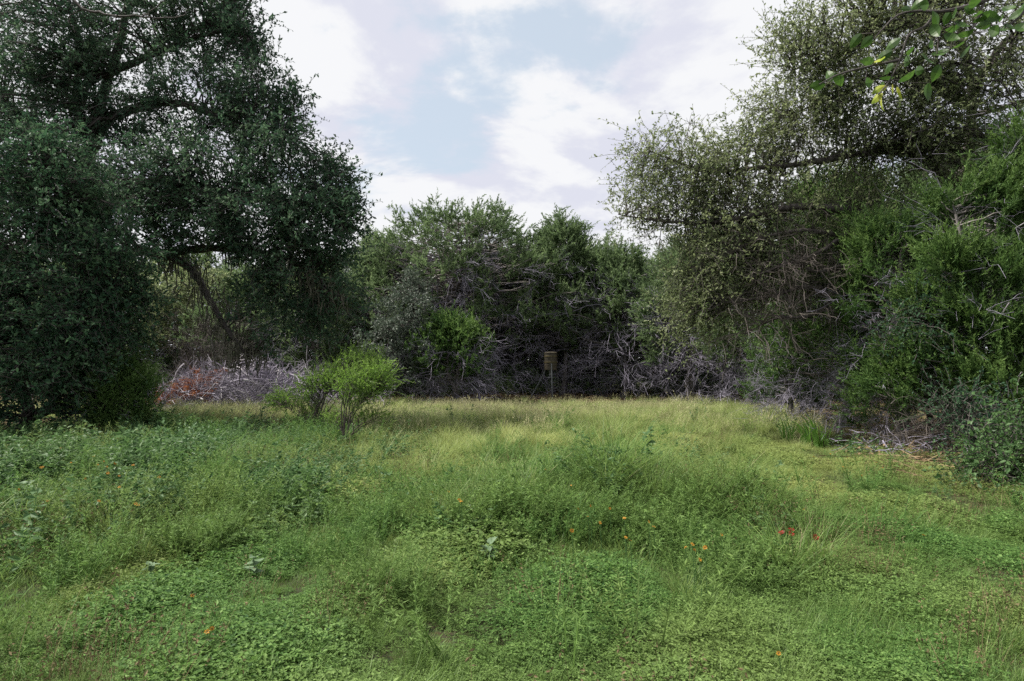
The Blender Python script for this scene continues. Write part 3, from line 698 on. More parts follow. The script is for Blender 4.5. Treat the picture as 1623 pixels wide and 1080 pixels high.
def scatter(name, templates, mats, pts, scl, dry_and_lit, seed, vmin=.6, zs=None):
    """one object: plants instanced on points that carry their own turn, size, and dryness mixed with painted shade"""
    r = RNG(seed); n = len(pts)
    tc_ = bpy.data.collections.new(name + '_kinds')
    for k, mb in enumerate(templates):
        o = bpy.data.objects.new('%s_kind_%02d' % (name, k), mb.mesh(name + '_kind', mats)); tc_.objects.link(o)
    me = bpy.data.meshes.new(name)
    me.vertices.add(n); me.vertices.foreach_set('co', np.asarray(pts, np.float32).ravel())
    def attr(nm, ty, val, key='value'):
        a = me.attributes.new(nm, ty, 'POINT'); a.data.foreach_set(key, val.ravel())
    rot = np.stack([r.normal(size=n) * .12, r.normal(size=n) * .12, r.random(n) * 6.28], -1).astype(np.float32)
    attr('turn', 'FLOAT_VECTOR', rot, 'vector')
    sc = (np.asarray(scl) * (vmin + (2 - 2 * vmin) * r.random(n)))
    s3 = np.stack([sc, sc, sc * (1 if zs is None else zs)], -1).astype(np.float32)
    attr('size', 'FLOAT_VECTOR', s3, 'vector')
    attr('which', 'INT', r.integers(0, len(templates), n).astype(np.int32))
    attr('dry_and_lit', 'FLOAT', np.clip(dry_and_lit, 0, 1).astype(np.float32))
    o = bpy.data.objects.new(name, me); COL.objects.link(o); o['kind'] = 'stuff'
    ng = bpy.data.node_groups.new(name, 'GeometryNodeTree')
    ng.interface.new_socket('Geometry', in_out='INPUT', socket_type='NodeSocketGeometry')
    ng.interface.new_socket('Geometry', in_out='OUTPUT', socket_type='NodeSocketGeometry')
    N_, L_ = ng.nodes, ng.links
    gi, go = N_.new('NodeGroupInput'), N_.new('NodeGroupOutput')
    ip = N_.new('GeometryNodeInstanceOnPoints'); ci = N_.new('GeometryNodeCollectionInfo')
    ci.inputs['Collection'].default_value = tc_; ci.inputs['Separate Children'].default_value = True; ci.inputs['Reset Children'].default_value = True
    def named(nm, ty):
        a = N_.new('GeometryNodeInputNamedAttribute'); a.data_type = ty; a.inputs['Name'].default_value = nm; return a.outputs[0]
    e2r = N_.new('FunctionNodeEulerToRotation')
    L_.new(named('turn', 'FLOAT_VECTOR'), e2r.inputs[0]); L_.new(e2r.outputs[0], ip.inputs['Rotation'])
    L_.new(named('size', 'FLOAT_VECTOR'), ip.inputs['Scale']); L_.new(named('which', 'INT'), ip.inputs['Instance Index'])
    ip.inputs['Pick Instance'].default_value = True
    L_.new(gi.outputs[0], ip.inputs['Points']); L_.new(ci.outputs[0], ip.inputs['Instance']); L_.new(ip.outputs[0], go.inputs[0])
    md = o.modifiers.new('scatter', 'NODES'); md.node_group = ng
    return o

def lowfreq(x, y, s, seed):
    r = RNG(seed); v = 0
    for k in range(6):
        a = r.random() * 6.28; f = s * (.6 + 1.6 * r.random()); v = v + np.sin(f * (np.cos(a) * x + np.sin(a) * y) + r.random() * 6.28) / 2.4
    return v
def sample(n, y0, y1, seed, dens, power=1.6):
    """points over the part of the meadow the photograph takes in and a little beyond its edges, thinner with distance"""
    r = RNG(seed)
    t = r.random(n); y = (y0 ** (1 / power) + t * (y1 ** (1 / power) - y0 ** (1 / power))) ** power
    x = (r.random(n) * 2 - 1) * (.80 * y + 2.0)
    # spread sideways with distance thins the row already; correct towards the wanted density
    keep = r.random(n) < dens(x, y)
    x, y = x[keep], y[keep]
    return np.stack([x, y, G(x, y)], -1)
def sm(a, lo, hi):
    t = np.clip((a - lo) / (hi - lo), 0, 1); return t * t * (3 - 2 * t)
def bump(x, y, cx, cy, sx, sy): return np.exp(-((x - cx) / sx) ** 2 - ((y - cy) / sy) ** 2)

# how the meadow is divided (metres)
def wood(x, y):                                     # 1 in the meadow, 0 under the trees
    left = sm(x + 9.2 + .12 * (y - 14), -1.2, 1.0) * 1.0
    left = np.where(y > 21, sm(x, -22, -18), np.where(y > 13.5, left, 1.0))
    right = 1 - sm(x - (5.6 + .26 * (y - 9)), -.8, 1.0)
    right = np.where(y < 9.5, 1 - .9 * sm(x - 7.2, -.6, .8), right)
    return left * right * (1 - sm(y, 28.5, 31.5))
def path(x, y):                                     # low mown strip that runs up the right side
    c = 2.6 + .16 * (y - 6); return np.exp(-((x - c) / (1.1 + .08 * y)) ** 2) * sm(y, 4, 7)
def mound(x, y): return np.clip(bump(x, y, 1.2, 7.9, 1.6, 1.0) + bump(x, y, 2.4, 7.2, 1.0, .6) + bump(x, y, -.2, 6.9, .9, .6) + .6 * bump(x, y, -3.4, 6.2, .9, .5), 0, 1)
def leftweeds(x, y): return sm(-x - .12 * y, .6, 2.4) * sm(y, 5.4, 7.2) * (1 - sm(y, 14.5, 18))

def low(x, y): return np.maximum(sm(x - 1.0 - .17 * y, 0, 1.0) * (1 - sm(x - .55 * y - 2.0, -1, .6)), 1 - sm(y, 4.6, 6.2)) * (1 - sm(y, 15, 19))
area = lambda x, y: np.clip(y / 12, .12, 1)
p = sample(24000, 1.6, 16, 201, lambda x, y: (1 - .55 * mound(x, y)) * (1 - .35 * leftweeds(x, y)) * np.clip(1.05 - .05 * y + .5 * path(x, y), .05, 1) * np.clip(.75 + .3 * lowfreq(x, y, 2.9, 31), .4, 1) * np.clip(.25 + .75 * wood(x, y) + .5 * (x > 4) * (y < 13), 0, 1))
x, y = p[:, 0], p[:, 1]
scatter('ground_cover', [t_cover(k) for k in (1, 2, 3, 4, 8)] + [t_trail(k) for k in (5, 6)], [M['cover']], p, (1 - .25 * low(x, y)) * np.clip(.85 + .5 * lowfreq(x, y, 3.6, 3), .35, 1.7), .08 + .25 * lowfreq(x, y, 1.6, 4) + .5 * sm(y, 5, 12), 301)  # low values up close paint foreground shade; farther off, real dryness
p = sample(26000, 1.6, 26, 202, lambda x, y: np.clip(.55 + .25 * lowfreq(x, y, 2.6, 5), .18, 1) * (1 - .7 * leftweeds(x, y)) * (.1 + .9 * wood(x, y)))
x, y = p[:, 0], p[:, 1]
scatter('short_grass', [t_short(k) for k in (11, 12, 13, 14)], [M['grass']], p, (1 - .35 * low(x, y)) * np.clip(.75 + .25 * lowfreq(x, y, 2.9, 6), .35, 1.2) + .3 * sm(y, 8, 14) , .03 + .25 * lowfreq(x, y, 1.3, 7) + .5 * sm(y, 5, 14) + .15 * sm(y, 9, 12) - .2 * path(x, y) + .1 * low(x, y) * sm(y, 5, 8), 302)  # near blades kept deep green as painted shade, drier with distance
p = sample(9500, 3.0, 29, 203, lambda x, y: np.clip(.55 * mound(x, y) + .30 * sm(lowfreq(x, y, 1.5, 8), .25, .7) * sm(y, 3, 6) + .3 * sm(y, 9, 13), 0, 1) * (1 - .93 * low(x, y)) * (1 - .5 * leftweeds(x, y)) * (.05 + .95 * wood(x, y)))
x, y = p[:, 0], p[:, 1]
scatter('tall_grass', [t_tall(k) for k in (21, 22, 23, 24)], [M['grass'], M['straw']], p, (.72 + .2 * mound(x, y) + .2 * lowfreq(x, y, 2.7, 9)) * (1 - .4 * sm(y, 20, 27)), .08 + .25 * lowfreq(x, y, .8, 10) + .55 * sm(y, 8, 14) + .2 * mound(x, y) * lowfreq(x, y, 2.0, 13), 303)
p = sample(9000, 10, 30.5, 204, lambda x, y: sm(y + .7 * lowfreq(x, y, .8, 11), 13, 21) * np.where((x < -5.5) & (y < 17), 0, 1) * (1 - .9 * path(x, y) * (1 - sm(y, 15, 22))) * (1 - .8 * leftweeds(x, y)) * wood(x, y) * np.clip(.62 + .5 * lowfreq(x, y, .9, 15), .08, 1))
x, y = p[:, 0], p[:, 1]
scatter('seeding_grass', [t_dry(k) for k in (31, 32, 33, 34)], [M['grass'], M['straw']], p, (.85 + .25 * lowfreq(x, y, 1.6, 12)) * (1 - .45 * sm(y, 20, 27)), .4 + .35 * lowfreq(x, y, .6, 14), 304)
p = sample(15000, 3.0, 20, 205, lambda x, y: np.clip(.9 * leftweeds(x, y) + .10 * sm(lowfreq(x, y, 2.3, 16), .1, .7) + .12 * mound(x, y) + .5 * bump(x, y, 7.6, 9.5, 1.6, 2.2), 0, 1) * sm(y, 5.2, 7.0) * (1 - .9 * low(x, y)) * (.35 + .65 * wood(x, y)))
x, y = p[:, 0], p[:, 1]
scatter('weeds', [t_weed(k) for k in (41, 42, 43, 44)], [M['weed']], p, np.clip(.85 + .55 * lowfreq(x, y, 2.4, 17), .35, 1.8), -.05 + .25 * lowfreq(x, y, 1.4, 18), 305)
p = sample(14000, 3.0, 18, 206, lambda x, y: np.clip(.4 * leftweeds(x, y) + .9 * mound(x, y) + .4 * sm(lowfreq(x, y, 2.2, 19), .1, .6), 0, 1) * (1 - .9 * low(x, y)) * (.3 + .7 * wood(x, y)))
x, y = p[:, 0], p[:, 1]
scatter('fine_weeds', [t_fine(k) for k in (51, 52, 53, 54)], [M['cover']], p, np.clip(.85 + .5 * lowfreq(x, y, 2.6, 20), .4, 1.6), .05 + .3 * lowfreq(x, y, 1.4, 21), 306)
p = sample(5200, 2.4, 20, 208, lambda x, y: .22 * sm(lowfreq(x, y, 1.9, 24), .2, .6) * wood(x, y) + .3 * bump(x, y, -2.6, 8.6, 1.3, .7) + .25 * bump(x, y, 2.2, 7.6, 1.0, .5))
scatter('dead_stems', [t_dead(k) for k in (65, 66, 67)], [M['brown_stem']], p, np.full(len(p), .9), np.zeros(len(p)), 308)
r = RNG(209); q = []
for cx_, cy_, rr, nn in ((0.0, 6.5, .42, 70), (1.15, 6.3, .5, 60), (2.1, 6.9, .45, 50), (-1.5, 6.6, .35, 34), (-2.6, 5.9, .3, 26), (1.7, 5.2, .28, 22), (-.9, 4.6, .25, 18)):
    q.append(np.stack([cx_ + rr * r.normal(size=nn) * .6, cy_ + rr * r.normal(size=nn) * .45], -1))
q = np.concatenate(q)
scatter('bushy_weeds', [t_fine(k) for k in (55, 56, 57)] + [t_weed(45)], [M['cover']], np.stack([q[:, 0], q[:, 1], G(q[:, 0], q[:, 1])], -1), np.full(len(q), 1.05), np.full(len(q), .12), 309)
r = RNG(207); n = 9000; y = 8 + 32 * r.random(n); x = (r.random(n) * 2 - 1) * (.85 * y + 3); k = r.random(n) < 1 - wood(x, y); x, y = x[k], y[k]
scatter('leaf_litter', [t_litter(k) for k in (61, 62, 63)], [M['litter']], np.stack([x, y, G(x, y)], -1), np.full(len(x), 1.2), np.zeros(len(x)), 307)

# ------------------------------------------------------------------ undergrowth of the wood
mbu = []
for s_ in (71, 72, 73):
    r = RNG(s_); mb = MB(); n = 46
    a = r.random(n) * 6.28; q = .75 * np.sqrt(r.random(n)); z = .1 + 1.3 * r.random(n) * (1 - .4 * q); c = np.stack([np.cos(a) * q, np.sin(a) * q, z], -1)
    ax = nrm(np.stack([np.cos(a) * .5, np.sin(a) * .5, np.full(n, .7)], -1) + r.normal(size=(n, 3)) * .35)
    for k in range(9):
        leaves(mb, c + ax * .045 * k + r.normal(size=(n, 3)) * .08, ax + r.normal(size=(n, 3)) * .55, r.normal(size=(n, 3)), .17 - .01 * k, .045, np.clip(.35 + .2 * r.normal(size=n), 0, 1))
    mbu.append(mb)
r = RNG(311); n = 1500; y = 10 + 50 * r.random(n) ** .8; x = (r.random(n) * 2 - 1) * (.95 * y + 4)
k = (wood(x, y) < .06) & (r.random(n) < np.where(y > 32, .85, .3)) & ~((np.abs(x) < 13) & (y < 32)) & ~((x > -24) & (x < -4) & (y < 27.5)) & ~((x > 0) & (y < 14)); x, y = x[k], y[k]
scatter('undergrowth', mbu, [M['juniper']], np.stack([x, y, G(x, y)], -1), np.where(y > 38, 1.35, .9), np.zeros(len(x)), 312)
r = RNG(313); n = 300; y = 34.5 + 4.5 * r.random(n); x = -9 + 30 * r.random(n)
y = np.where(x > 10, 32 - (x - 10) * 1.1 + 4 * r.random(n), y)
st0 = np.stack([x, y, G(x, y) + 2.0 * r.random(n) ** 1.3], -1)
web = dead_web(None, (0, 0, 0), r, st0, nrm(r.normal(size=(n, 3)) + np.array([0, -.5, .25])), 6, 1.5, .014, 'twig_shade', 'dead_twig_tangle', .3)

# ------------------------------------------------------------------ feathery shrubs in the meadow
FEA = dict(kind='plume', bark='twig_dark', leaf='feather', axes=6, back=.4, spread=.09, out=.6, up=.3, rand=.5, alen=.26, nl=20, L=.055, W=.011, arch=.1, droop=.1, twr=.55, below=True, nup=.6)
def feathery(label, u, v, blobs, seed, n_st):
    r = RNG(seed); b = PG(u, v); Y = b[1]
    cl = clumps_from_blobs(r, [(bu, bv, Y + dy, ru, rv, n) for bu, bv, dy, ru, rv, n in blobs], .25); stems = []
    pick = r.permutation(len(cl))[:n_st]
    for k in pick:
        g = cl[k]; m = b + (g - b) * np.array([.35, .35, .6]) + r.normal(size=3) * .05
        stems.append(([b + r.normal(size=3) * np.array([.03, .03, 0]), m, b + (g - b) * .95], .016, .005))
    return grow('feathery_shrub', label, 'shrub', b, stems, cl, FEA, seed + 700)
feathery('taller feathery yellow green shrub in the meadow, nearer the brush pile', 494, 700, [(575, 580, 0, 42, 17, 46), (540, 598, .1, 44, 18, 46), (500, 612, -.1, 36, 16, 34), (455, 636, 0, 36, 11, 30), (562, 564, .1, 18, 9, 12), (490, 648, 0, 34, 13, 12), (590, 600, 0, 30, 18, 24)], 81, 11)
feathery('smaller feathery green shrub on a slanting stem in front of the taller one', 543, 712, [(600, 594, 0, 26, 16, 22), (575, 622, .1, 34, 22, 34), (552, 612, -.2, 38, 22, 30), (608, 612, 0, 16, 18, 10), (560, 655, 0, 26, 14, 7), (592, 660, 0, 22, 11, 6), (540, 662, .1, 20, 14, 5)], 83, 9)

# ------------------------------------------------------------------ brush pile
bp = onground(385, 24.5)
root = empty('brush_pile', bp, 'long heap of cut grey branches with rust red dead juniper at its left end', 'brush pile')
r = RNG(91)
kinds = []
for k in range(14):
    n = 9; L_ = .7 + 1.1 * r.random(); t = np.linspace(0, 1, n)[:, None]
    p = np.hstack([t * L_ - L_ / 2, np.cumsum(r.normal(size=(n, 1)) * .03, 0), np.cumsum(r.normal(size=(n, 1)) * .03, 0) + .1 * np.sin(t * 3.1) * r.normal()])
    mb = MB(); tubes(mb, p[None], np.linspace(.02, .007, n)[None], 4)
    for q in range(3):
        j = r.integers(3, n - 1); d = nrm(np.array([.7, r.normal() * .8, r.normal() * .8]))
        pp = p[j] + d * np.linspace(0, .25 + .3 * r.random(), 4)[:, None] + r.normal(size=(4, 3)) * .012; pp[0] = p[j]
        tubes(mb, pp[None], np.linspace(.009, .004, 4)[None], 3)
    kinds.append(mb.mesh('branch', M['twig_pale'] if k % 4 == 0 else M['twig_grey']))
kinds_dark = [me.copy() for me in kinds[1:5]]
for me in kinds_dark: me.materials[0] = M['twig']
HX, HZ = 3.3, 1.55
def heap(x, y): return HZ * np.clip(1 - np.abs(x / HX) ** 2.4, 0, 1) ** .6 * np.clip(1 - (y / 1.4) ** 2, 0, 1) ** .5 * (1 - .2 * np.clip(-x / HX, 0, 1)) * (1 + .12 * np.sin(3.1 * x) + .1 * np.sin(5.3 * x + 1))
for k in range(250):
    x, y = (r.random() * 2 - 1) * HX * .97, (r.random() * 2 - 1) * 1.15 - .25
    z = max(.05, heap(x, y) * (.5 + .5 * r.random() ** .4))
    put('branch', kinds[k % 14], root, (x, y, z), (r.normal() * .5, (r.normal() * .38) if k % 9 else -1.0 - .5 * r.random(), r.random() * 6.28), .8 + .6 * r.random())
n = 620; x = (r.random(n) * 2 - 1) * HX; y = (r.random(n) * 2 - 1) * 1.2 - .15
s0 = np.stack([x, y, heap(x, y) * (.2 + .75 * r.random(n))], -1) + bp
dead_web(root, bp, r, s0, nrm(r.normal(size=(n, 3)) * np.array([1, .7, .35]) + np.array([0, -.15, .1])), 5, .75, .011, 'twig_grey', 'twigs', .1)
mb = MB(); n = 130; x = -HX * (.25 + .82 * r.random(n)); y = (r.random(n) * 2 - 1) * .8 - .55
c = np.stack([x, y, np.maximum(.1, heap(x, y)) * (.35 + .62 * r.random(n))], -1) + bp
ci = np.repeat(np.arange(n), 46); t = r.random((len(ci), 1)); ax = nrm(r.normal(size=(n, 3)) * np.array([1, .6, .35]) + np.array([-.3, -.3, .12]))
leaves(mb, c[ci] + ax[ci] * t * .5 + r.normal(size=(len(ci), 3)) * .05, nrm(ax[ci] + r.normal(size=(len(ci), 3)) * .5), r.normal(size=(len(ci), 3)), .09 + .06 * r.random(len(ci)), .022, np.clip(.5 + .25 * r.normal(size=len(ci)), 0, 1))
mb.build('dead_foliage', M['rust'], root, bp, False, 'stuff')
# smaller heap behind the feathery shrub
b2 = onground(525, 25.5); root2 = empty('brush_pile', b2, 'lesser heap of grey branches half hidden behind the feathery shrubs', 'brush pile')
for k in range(60):
    x, y = r.normal() * .9, r.normal() * .5; z = max(.05, 1.15 * math.exp(-(x / 1.2) ** 2) * (.4 + .6 * r.random()))
    put('branch', kinds[k % 14], root2, (x, y, z), (r.normal() * .5, r.normal() * .45 - .2, r.random() * 6.28), .7 + .5 * r.random())
n = 130; x = r.normal(size=n) * .9; y = r.normal(size=n) * .5
dead_web(root2, b2, r, np.stack([x, y, 1.0 * np.exp(-(x / 1.2) ** 2) * r.random(n)], -1) + b2, nrm(r.normal(size=(n, 3)) + np.array([.3, 0, .6])), 5, .7, .01, 'twig_grey', 'twigs', .05)
# leafy sprouts in front of the pile
for k, (u, v, lab) in enumerate([(372, 640, 'tuft of tall pale green grass in front of the middle of the brush pile')]):
    b = PG(u, v); mb = MB(); blades(mb, RNG(95 + k), 420, .75, (.4, .95), .014, .25, (.4, 1), 0, .5, K=5); o = mb.build('grass_tuft', M['grass'], None, b); tag(o, lab, 'grass')

# ------------------------------------------------------------------ barrel feeder
M['barrel'] = mat_noise('olive_barrel', (.042, .036, .025), (.075, .063, .043), 6, .6, .15, 8, (1, 1, .4), .35)
M['hoop'] = mat_noise('barrel_hoop', (.08, .068, .034), (.13, .11, .055), 12, .5, .1)
M['steel'] = mat_noise('grey_steel_leg', (.08, .088, .095), (.15, .16, .17), 20, .5, .1, 4, (1, 1, .2), .5, .3)
M['box_grey'] = mat_noise('grey_feeder_box', (.12, .13, .14), (.22, .23, .24), 9, .5, .05, spec=.4)
fb = onground(873, 31.0)
root = empty('barrel_feeder', fb, 'olive barrel game feeder on three thin metal legs at the far edge of the meadow', 'feeder')
zb = 1.33
mb = MB(); revolve(mb, [(0, 0), (.27, 0), (.285, .02), (.29, .2), (.295, .25), (.29, .3), (.29, .48), (.295, .53), (.29, .58), (.285, .72), (.275, .75), (0, .75)], 24, centre=(0, 0, zb))
mb.build('barrel', M['barrel'], root, smooth=False)
mb = MB(); revolve(mb, [(0, .0), (.3, .0), (.3, .045), (.2, .075), (0, .085)], 24, centre=(0, 0, zb + .753)); mb.build('lid', M['barrel'], root)
for z in (.36, .63):
    mb = MB(); revolve(mb, [(.292, -.022), (.312, -.018), (.312, .018), (.292, .022)], 24, centre=(0, 0, zb + z)); mb.build('hoop', M['hoop'], root)
for top, bot in (((.02, -.3, zb + .3), (.05, -.42, -.05)), ((-.27, .1, zb + .2), (-.98, .1, -.05)), ((.26, .15, zb + .3), (.5, .75, -.05))):
    mb = MB(); tubes(mb, np.array([top, [top[0], top[1], top[2] - .28], bot])[None], .03, 6); mb.build('leg', M['steel'], root)
mb = MB(); box(mb, (0, 0, zb - .13), (.085, .085, .11)); mb.build('control_box', M['box_grey'], root)
mb = MB(); revolve(mb, [(.02, 0), (.14, -.03), (.15, -.06), (.02, -.05)], 16, centre=(0, 0, zb - .27)); mb.build('spinner', M['steel'], root)

# ------------------------------------------------------------------ low grey slab in the tan grass
M['slab'] = mat_noise('weathered_concrete', (.32, .31, .3), (.5, .49, .48), 5, .9, .3)
b = onground(652, 28.3)
mb = MB(); box(mb, (0, 0, .19), (.95, .3, .27)); box(mb, (0, 0, .483), (.98, .33, .022))
tag(mb.build('concrete_slab', M['slab'], None, b), 'low pale grey slab half hidden in the tan grass left of the feeder', 'slab', kind='thing')

# ------------------------------------------------------------------ dead brush at the right edge of the meadow
b = onground(1462, 11.6); root = empty('fallen_brush', b, 'tangle of fallen grey branches on the ground below the right hand junipers', 'brush')
r = RNG(97)
for k in range(22):
    x, y = r.normal() * .42, r.normal() * .4; z = .05 + .4 * r.random() * math.exp(-(x / .9) ** 2)
    put('branch', kinds_dark[k % 4], root, (x, y, z), (r.normal() * .4, r.normal() * .3, r.random() * 6.28), .4 + .3 * r.random())
n = 70; s0 = np.stack([r.normal(size=n) * .5, r.normal(size=n) * .45, .05 + .6 * r.random(n)], -1) + b
dead_web(root, b, r, s0, nrm(r.normal(size=(n, 3)) + np.array([-.2, 0, -.1])), 5, .6, .005, 'twig_dark', 'twigs', .2)
b = PG(1371, 692); mb = MB(); t = np.linspace(0, 1, 9)[:, None]
p = b + np.hstack([.04 * np.sin(3 * t), .02 * t, -.05 + 1.75 * t]); root = empty('bare_sapling', b, 'thin straight bare sapling stem standing at the grass edge on the right', 'sapling')
tubes(mb, p[None], np.linspace(.018, .008, 9)[None], 5); mb.build('stem', M['bark'], root, b)
for k in range(9):
    j = 4 + k % 5; d = nrm(np.array([r.normal(), r.normal() * .5, .35])); pp = p[j] + d * np.linspace(0, .3 + .4 * r.random(), 4)[:, None] + r.normal(size=(4, 3)) * .02; pp[0] = p[j]
    tubes(MB(), pp[None], np.linspace(.007, .003, 4)[None], 3).build('side_branch', M['bark'], root, b)

# ------------------------------------------------------------------ strap leaved tufts
M['strap'] = mat_plant('strap_leaf', [(.12, .25, .045), (.18, .36, .065), (.25, .44, .09)], .45, .4, .45)
def strap_mesh(r, L_, wd):
    n = 8; t = np.linspace(0, 1, n); a = .12 + 1.25 * t ** 2.2 * (.5 + .7 * r.random())
    c = np.zeros((n, 3)); c[1:, 0] = np.cumsum(np.sin(a[:-1])) * L_ / (n - 1); c[1:, 2] = np.cumsum(np.cos(a[:-1])) * L_ / (n - 1)
    w_ = wd * np.clip(1.02 - t ** 3, .04, 1) * np.minimum(1, .6 + t * 2)
    ph = r.choice([-1, 1]) * (.7 + .5 * t); y_ = np.stack([np.sin(ph), np.cos(ph), 0 * t], -1)
    V = np.stack([c - y_ * w_[:, None] * .5 + np.array([0, 0, .15]) * w_[:, None], c, c + y_ * w_[:, None] * .5 + np.array([0, 0, .15]) * w_[:, None]], 1)
    i = np.arange(n - 1)[:, None] * 3 + np.arange(2)[None]
    mb = MB(); mb.add(V, np.stack([i, i + 1, i + 4, i + 3], -1).reshape(-1, 4), .2 + .6 * r.random()); return mb.mesh('blade', M['strap'])
r = RNG(99); skinds = [strap_mesh(r, .5 + .06 * k, .042) for k in range(6)]
for (u, v, nb, R, sc, lab) in ((1292, 712, 42, .26, 1.02, 'larger clump of glossy strap shaped blades at the right of the meadow'), (1250, 703, 16, .13, .95, 'smaller clump of strap shaped blades just left of the larger one')):
    b = PG(u, v); root = empty('strap_leaf_plant', b, lab, 'plant', 'strap leaved clumps')
    for k in range(nb):
        a = r.random() * 6.28; q = R * math.sqrt(r.random())
        put('blade', skinds[k % 6], root, (math.cos(a) * q, math.sin(a) * q, -.03), (r.normal() * .1, r.normal() * .1, math.pi + r.normal() * .9 if r.random() < .7 else a), sc * (.75 + .4 * r.random()))

# ------------------------------------------------------------------ broad leaved weeds in the foreground
M['broad'] = mat_plant('broad_weed_leaf', [(.09, .15, .075), (.14, .21, .12), (.2, .27, .17)], .35, .6, .2)
def lobed(r, L_, W_):
    """heart to arrow shaped leaf, folded and arched"""
    n = 7; t = np.linspace(0, 1, n); w_ = W_ * np.sin(np.pi * np.clip(t * .92 + .08, 0, 1) ** .62) * .5 + .0015
    z = -.35 * L_ * t ** 2 + .1 * L_ * t
    c = np.stack([t * L_, 0 * t, z], -1); e = .22 * w_
    V = np.stack([c + np.stack([-.25 * w_, -w_, e], -1), c, c + np.stack([-.25 * w_, w_, e], -1)], 1)
    i = np.arange(n - 1)[:, None] * 3 + np.arange(2)[None]
    return MB().add(V, np.stack([i, i + 1, i + 4, i + 3], -1).reshape(-1, 4), np.repeat(.3 + .5 * r.random((n - 1, 1)), 2, 1).ravel())
r = RNG(103); lk = [lobed(r, .12, .085).mesh('leaf', M['broad']) for _ in range(4)]
for (u, v, h, sc, nb, lab) in ((400, 925, .2, .95, 8, 'silver green broad leaved weed in the low cover left of centre'), (235, 930, .17, .85, 7, 'small pale broad leaved weed at the lower left'),
        (775, 900, .2, .95, 9, 'broad leaved weed just below the grassy mound in the middle'), (455, 838, .24, 1.0, 8, 'broad leaved weed standing beside the grass tuft left of the middle'),
        (1585, 1130, .32, 1.25, 10, 'near broad leaved weed at the bottom right corner'), (690, 800, .25, 1.0, 8, 'broad leaved weed left of the grassy mound'), (40, 815, .34, 1.3, 10, 'pale broad leaved weed among the dark weeds at the left edge')):
    b = PG(u, v) if v < 1078 else np.array([1.58, 2.32, float(G(1.58, 2.32))])
    root = empty('broad_leaved_weed', b, lab, 'weed', 'broad leaved weeds in the cover')
    mb = MB(); p = np.array([[0, 0, -.02], [.01, .01, h * .5], [.0, .015, h]]); tubes(mb, p[None], np.array([.005, .004, .003])[None], 5); mb.build('stem', M['weed'], root)
    for k in range(nb):
        f = .35 + .65 * (k + .5) / nb
        put('leaf', lk[k % 4], root, (0, .01, h * f), (r.normal() * .25, -.35 + r.normal() * .3, k * 2.4 + r.random() * .6), sc * (.65 + .5 * r.random()) * (1.15 - .4 * f))

# ------------------------------------------------------------------ wildflowers
M['petal'] = mat_plant('orange_petal', [(.33, .14, .014), (.42, .2, .02), (.5, .28, .035)], .3, .5, .2)
M['petal_red'] = mat_plant('dark_red_petal', [(.12, .01, .008), (.18, .014, .01), (.26, .025, .014)], .25, .5, .2)
M['disc'] = mat_noise('flower_disc', (.06, .025, .01), (.14, .06, .02), 90, .9, .5)
def bloom(r, R, pm):
    mb = MB(); n = 9; a = np.arange(n) * 6.2832 / n + r.normal(size=n) * .08
    d = np.stack([np.cos(a), np.sin(a), .15 + .15 * r.normal(size=n)], -1)
    leaves(mb, d * R * .22, d, np.array([[0, 0, 1.0]]) + r.normal(size=(n, 3)) * .15, R * .85, R * .55, r.random(n), 0, .12)
    revolve(mb, [(R * .3, 0), (R * .26, R * .12), (R * .1, R * .2), (.0005, R * .21)], 8, 1)
    return mb.mesh('bloom', [pm, M['disc']])
r = RNG(107); ok = [bloom(r, .0145, M['petal']) for _ in range(4)]; rk = [bloom(r, .024, M['petal_red']) for _ in range(2)]
smesh = {}
def stem_mesh(h):
    h = round(h, 2)
    if h not in smesh:
        mb = MB(); tubes(mb, np.array([[0, 0, -.02], [.012, .004, h * .5], [0, 0, h]])[None], np.array([.003, .0026, .0022])[None], 4); smesh[h] = mb.mesh('stem', M['weed'])
    return smesh[h]
def flower(u, v, h, kinds_, label, group, name='orange_wildflower'):
    for Y in np.arange(2, 30, .02):
        p = P(u, v, Y); g = float(G(p[0], p[1]))
        if p[2] <= g + h: break
    root = empty(name, (p[0], p[1], g), label, 'flower', group); put('stem', stem_mesh(h), root)
    put('bloom', kinds_[r.integers(len(kinds_))], root, (0, 0, h), (.5 + r.normal() * .35, r.normal() * .35, r.random() * .8), .85 + .4 * r.random())
def zone(pts, ox, oy, s, h, label, group):
    for (a, b_) in pts: flower(ox + a / s, oy + b_ / s, h * (.9 + .25 * r.random()), ok, label, group)
zone([(640, 275), (705, 290), (655, 310), (815, 300), (250, 315), (262, 312), (370, 195), (435, 285), (660, 350), (730, 365), (610, 372), (523, 382), (975, 375), (730, 437), (290, 520), (605, 520), (830, 535), (845, 548), (115, 450), (575, 245), (600, 298)], 0, 660, 3.864, .46,
     'small orange daisy like flower in the dark weeds on the left', 'orange flowers in the weeds on the left')
zone([(155, 235), (165, 245), (15, 195), (100, 195), (440, 115), (520, 75), (600, 80), (735, 160), (830, 268), (768, 282), (818, 322), (880, 355), (930, 282), (1005, 330), (1130, 350), (1157, 375), (735, 395), (1012, 432), (1035, 447), (1505, 418), (1320, 480), (1365, 493), (1420, 482), (1392, 547), (1355, 468)], 680, 720, 3.246, .38,
     'small orange daisy like flower on or beside the grassy mound', 'orange flowers about the grassy mound')
zone([(635, 545), (945, 555), (1215, 600), (1270, 650), (1075, 720), (905, 640), (1020, 545), (790, 520), (860, 265)], 1180, 630, 5.8, .2,
     'small orange flower near the strap leaved clumps on the right', 'orange flowers near the strap leaved clumps')
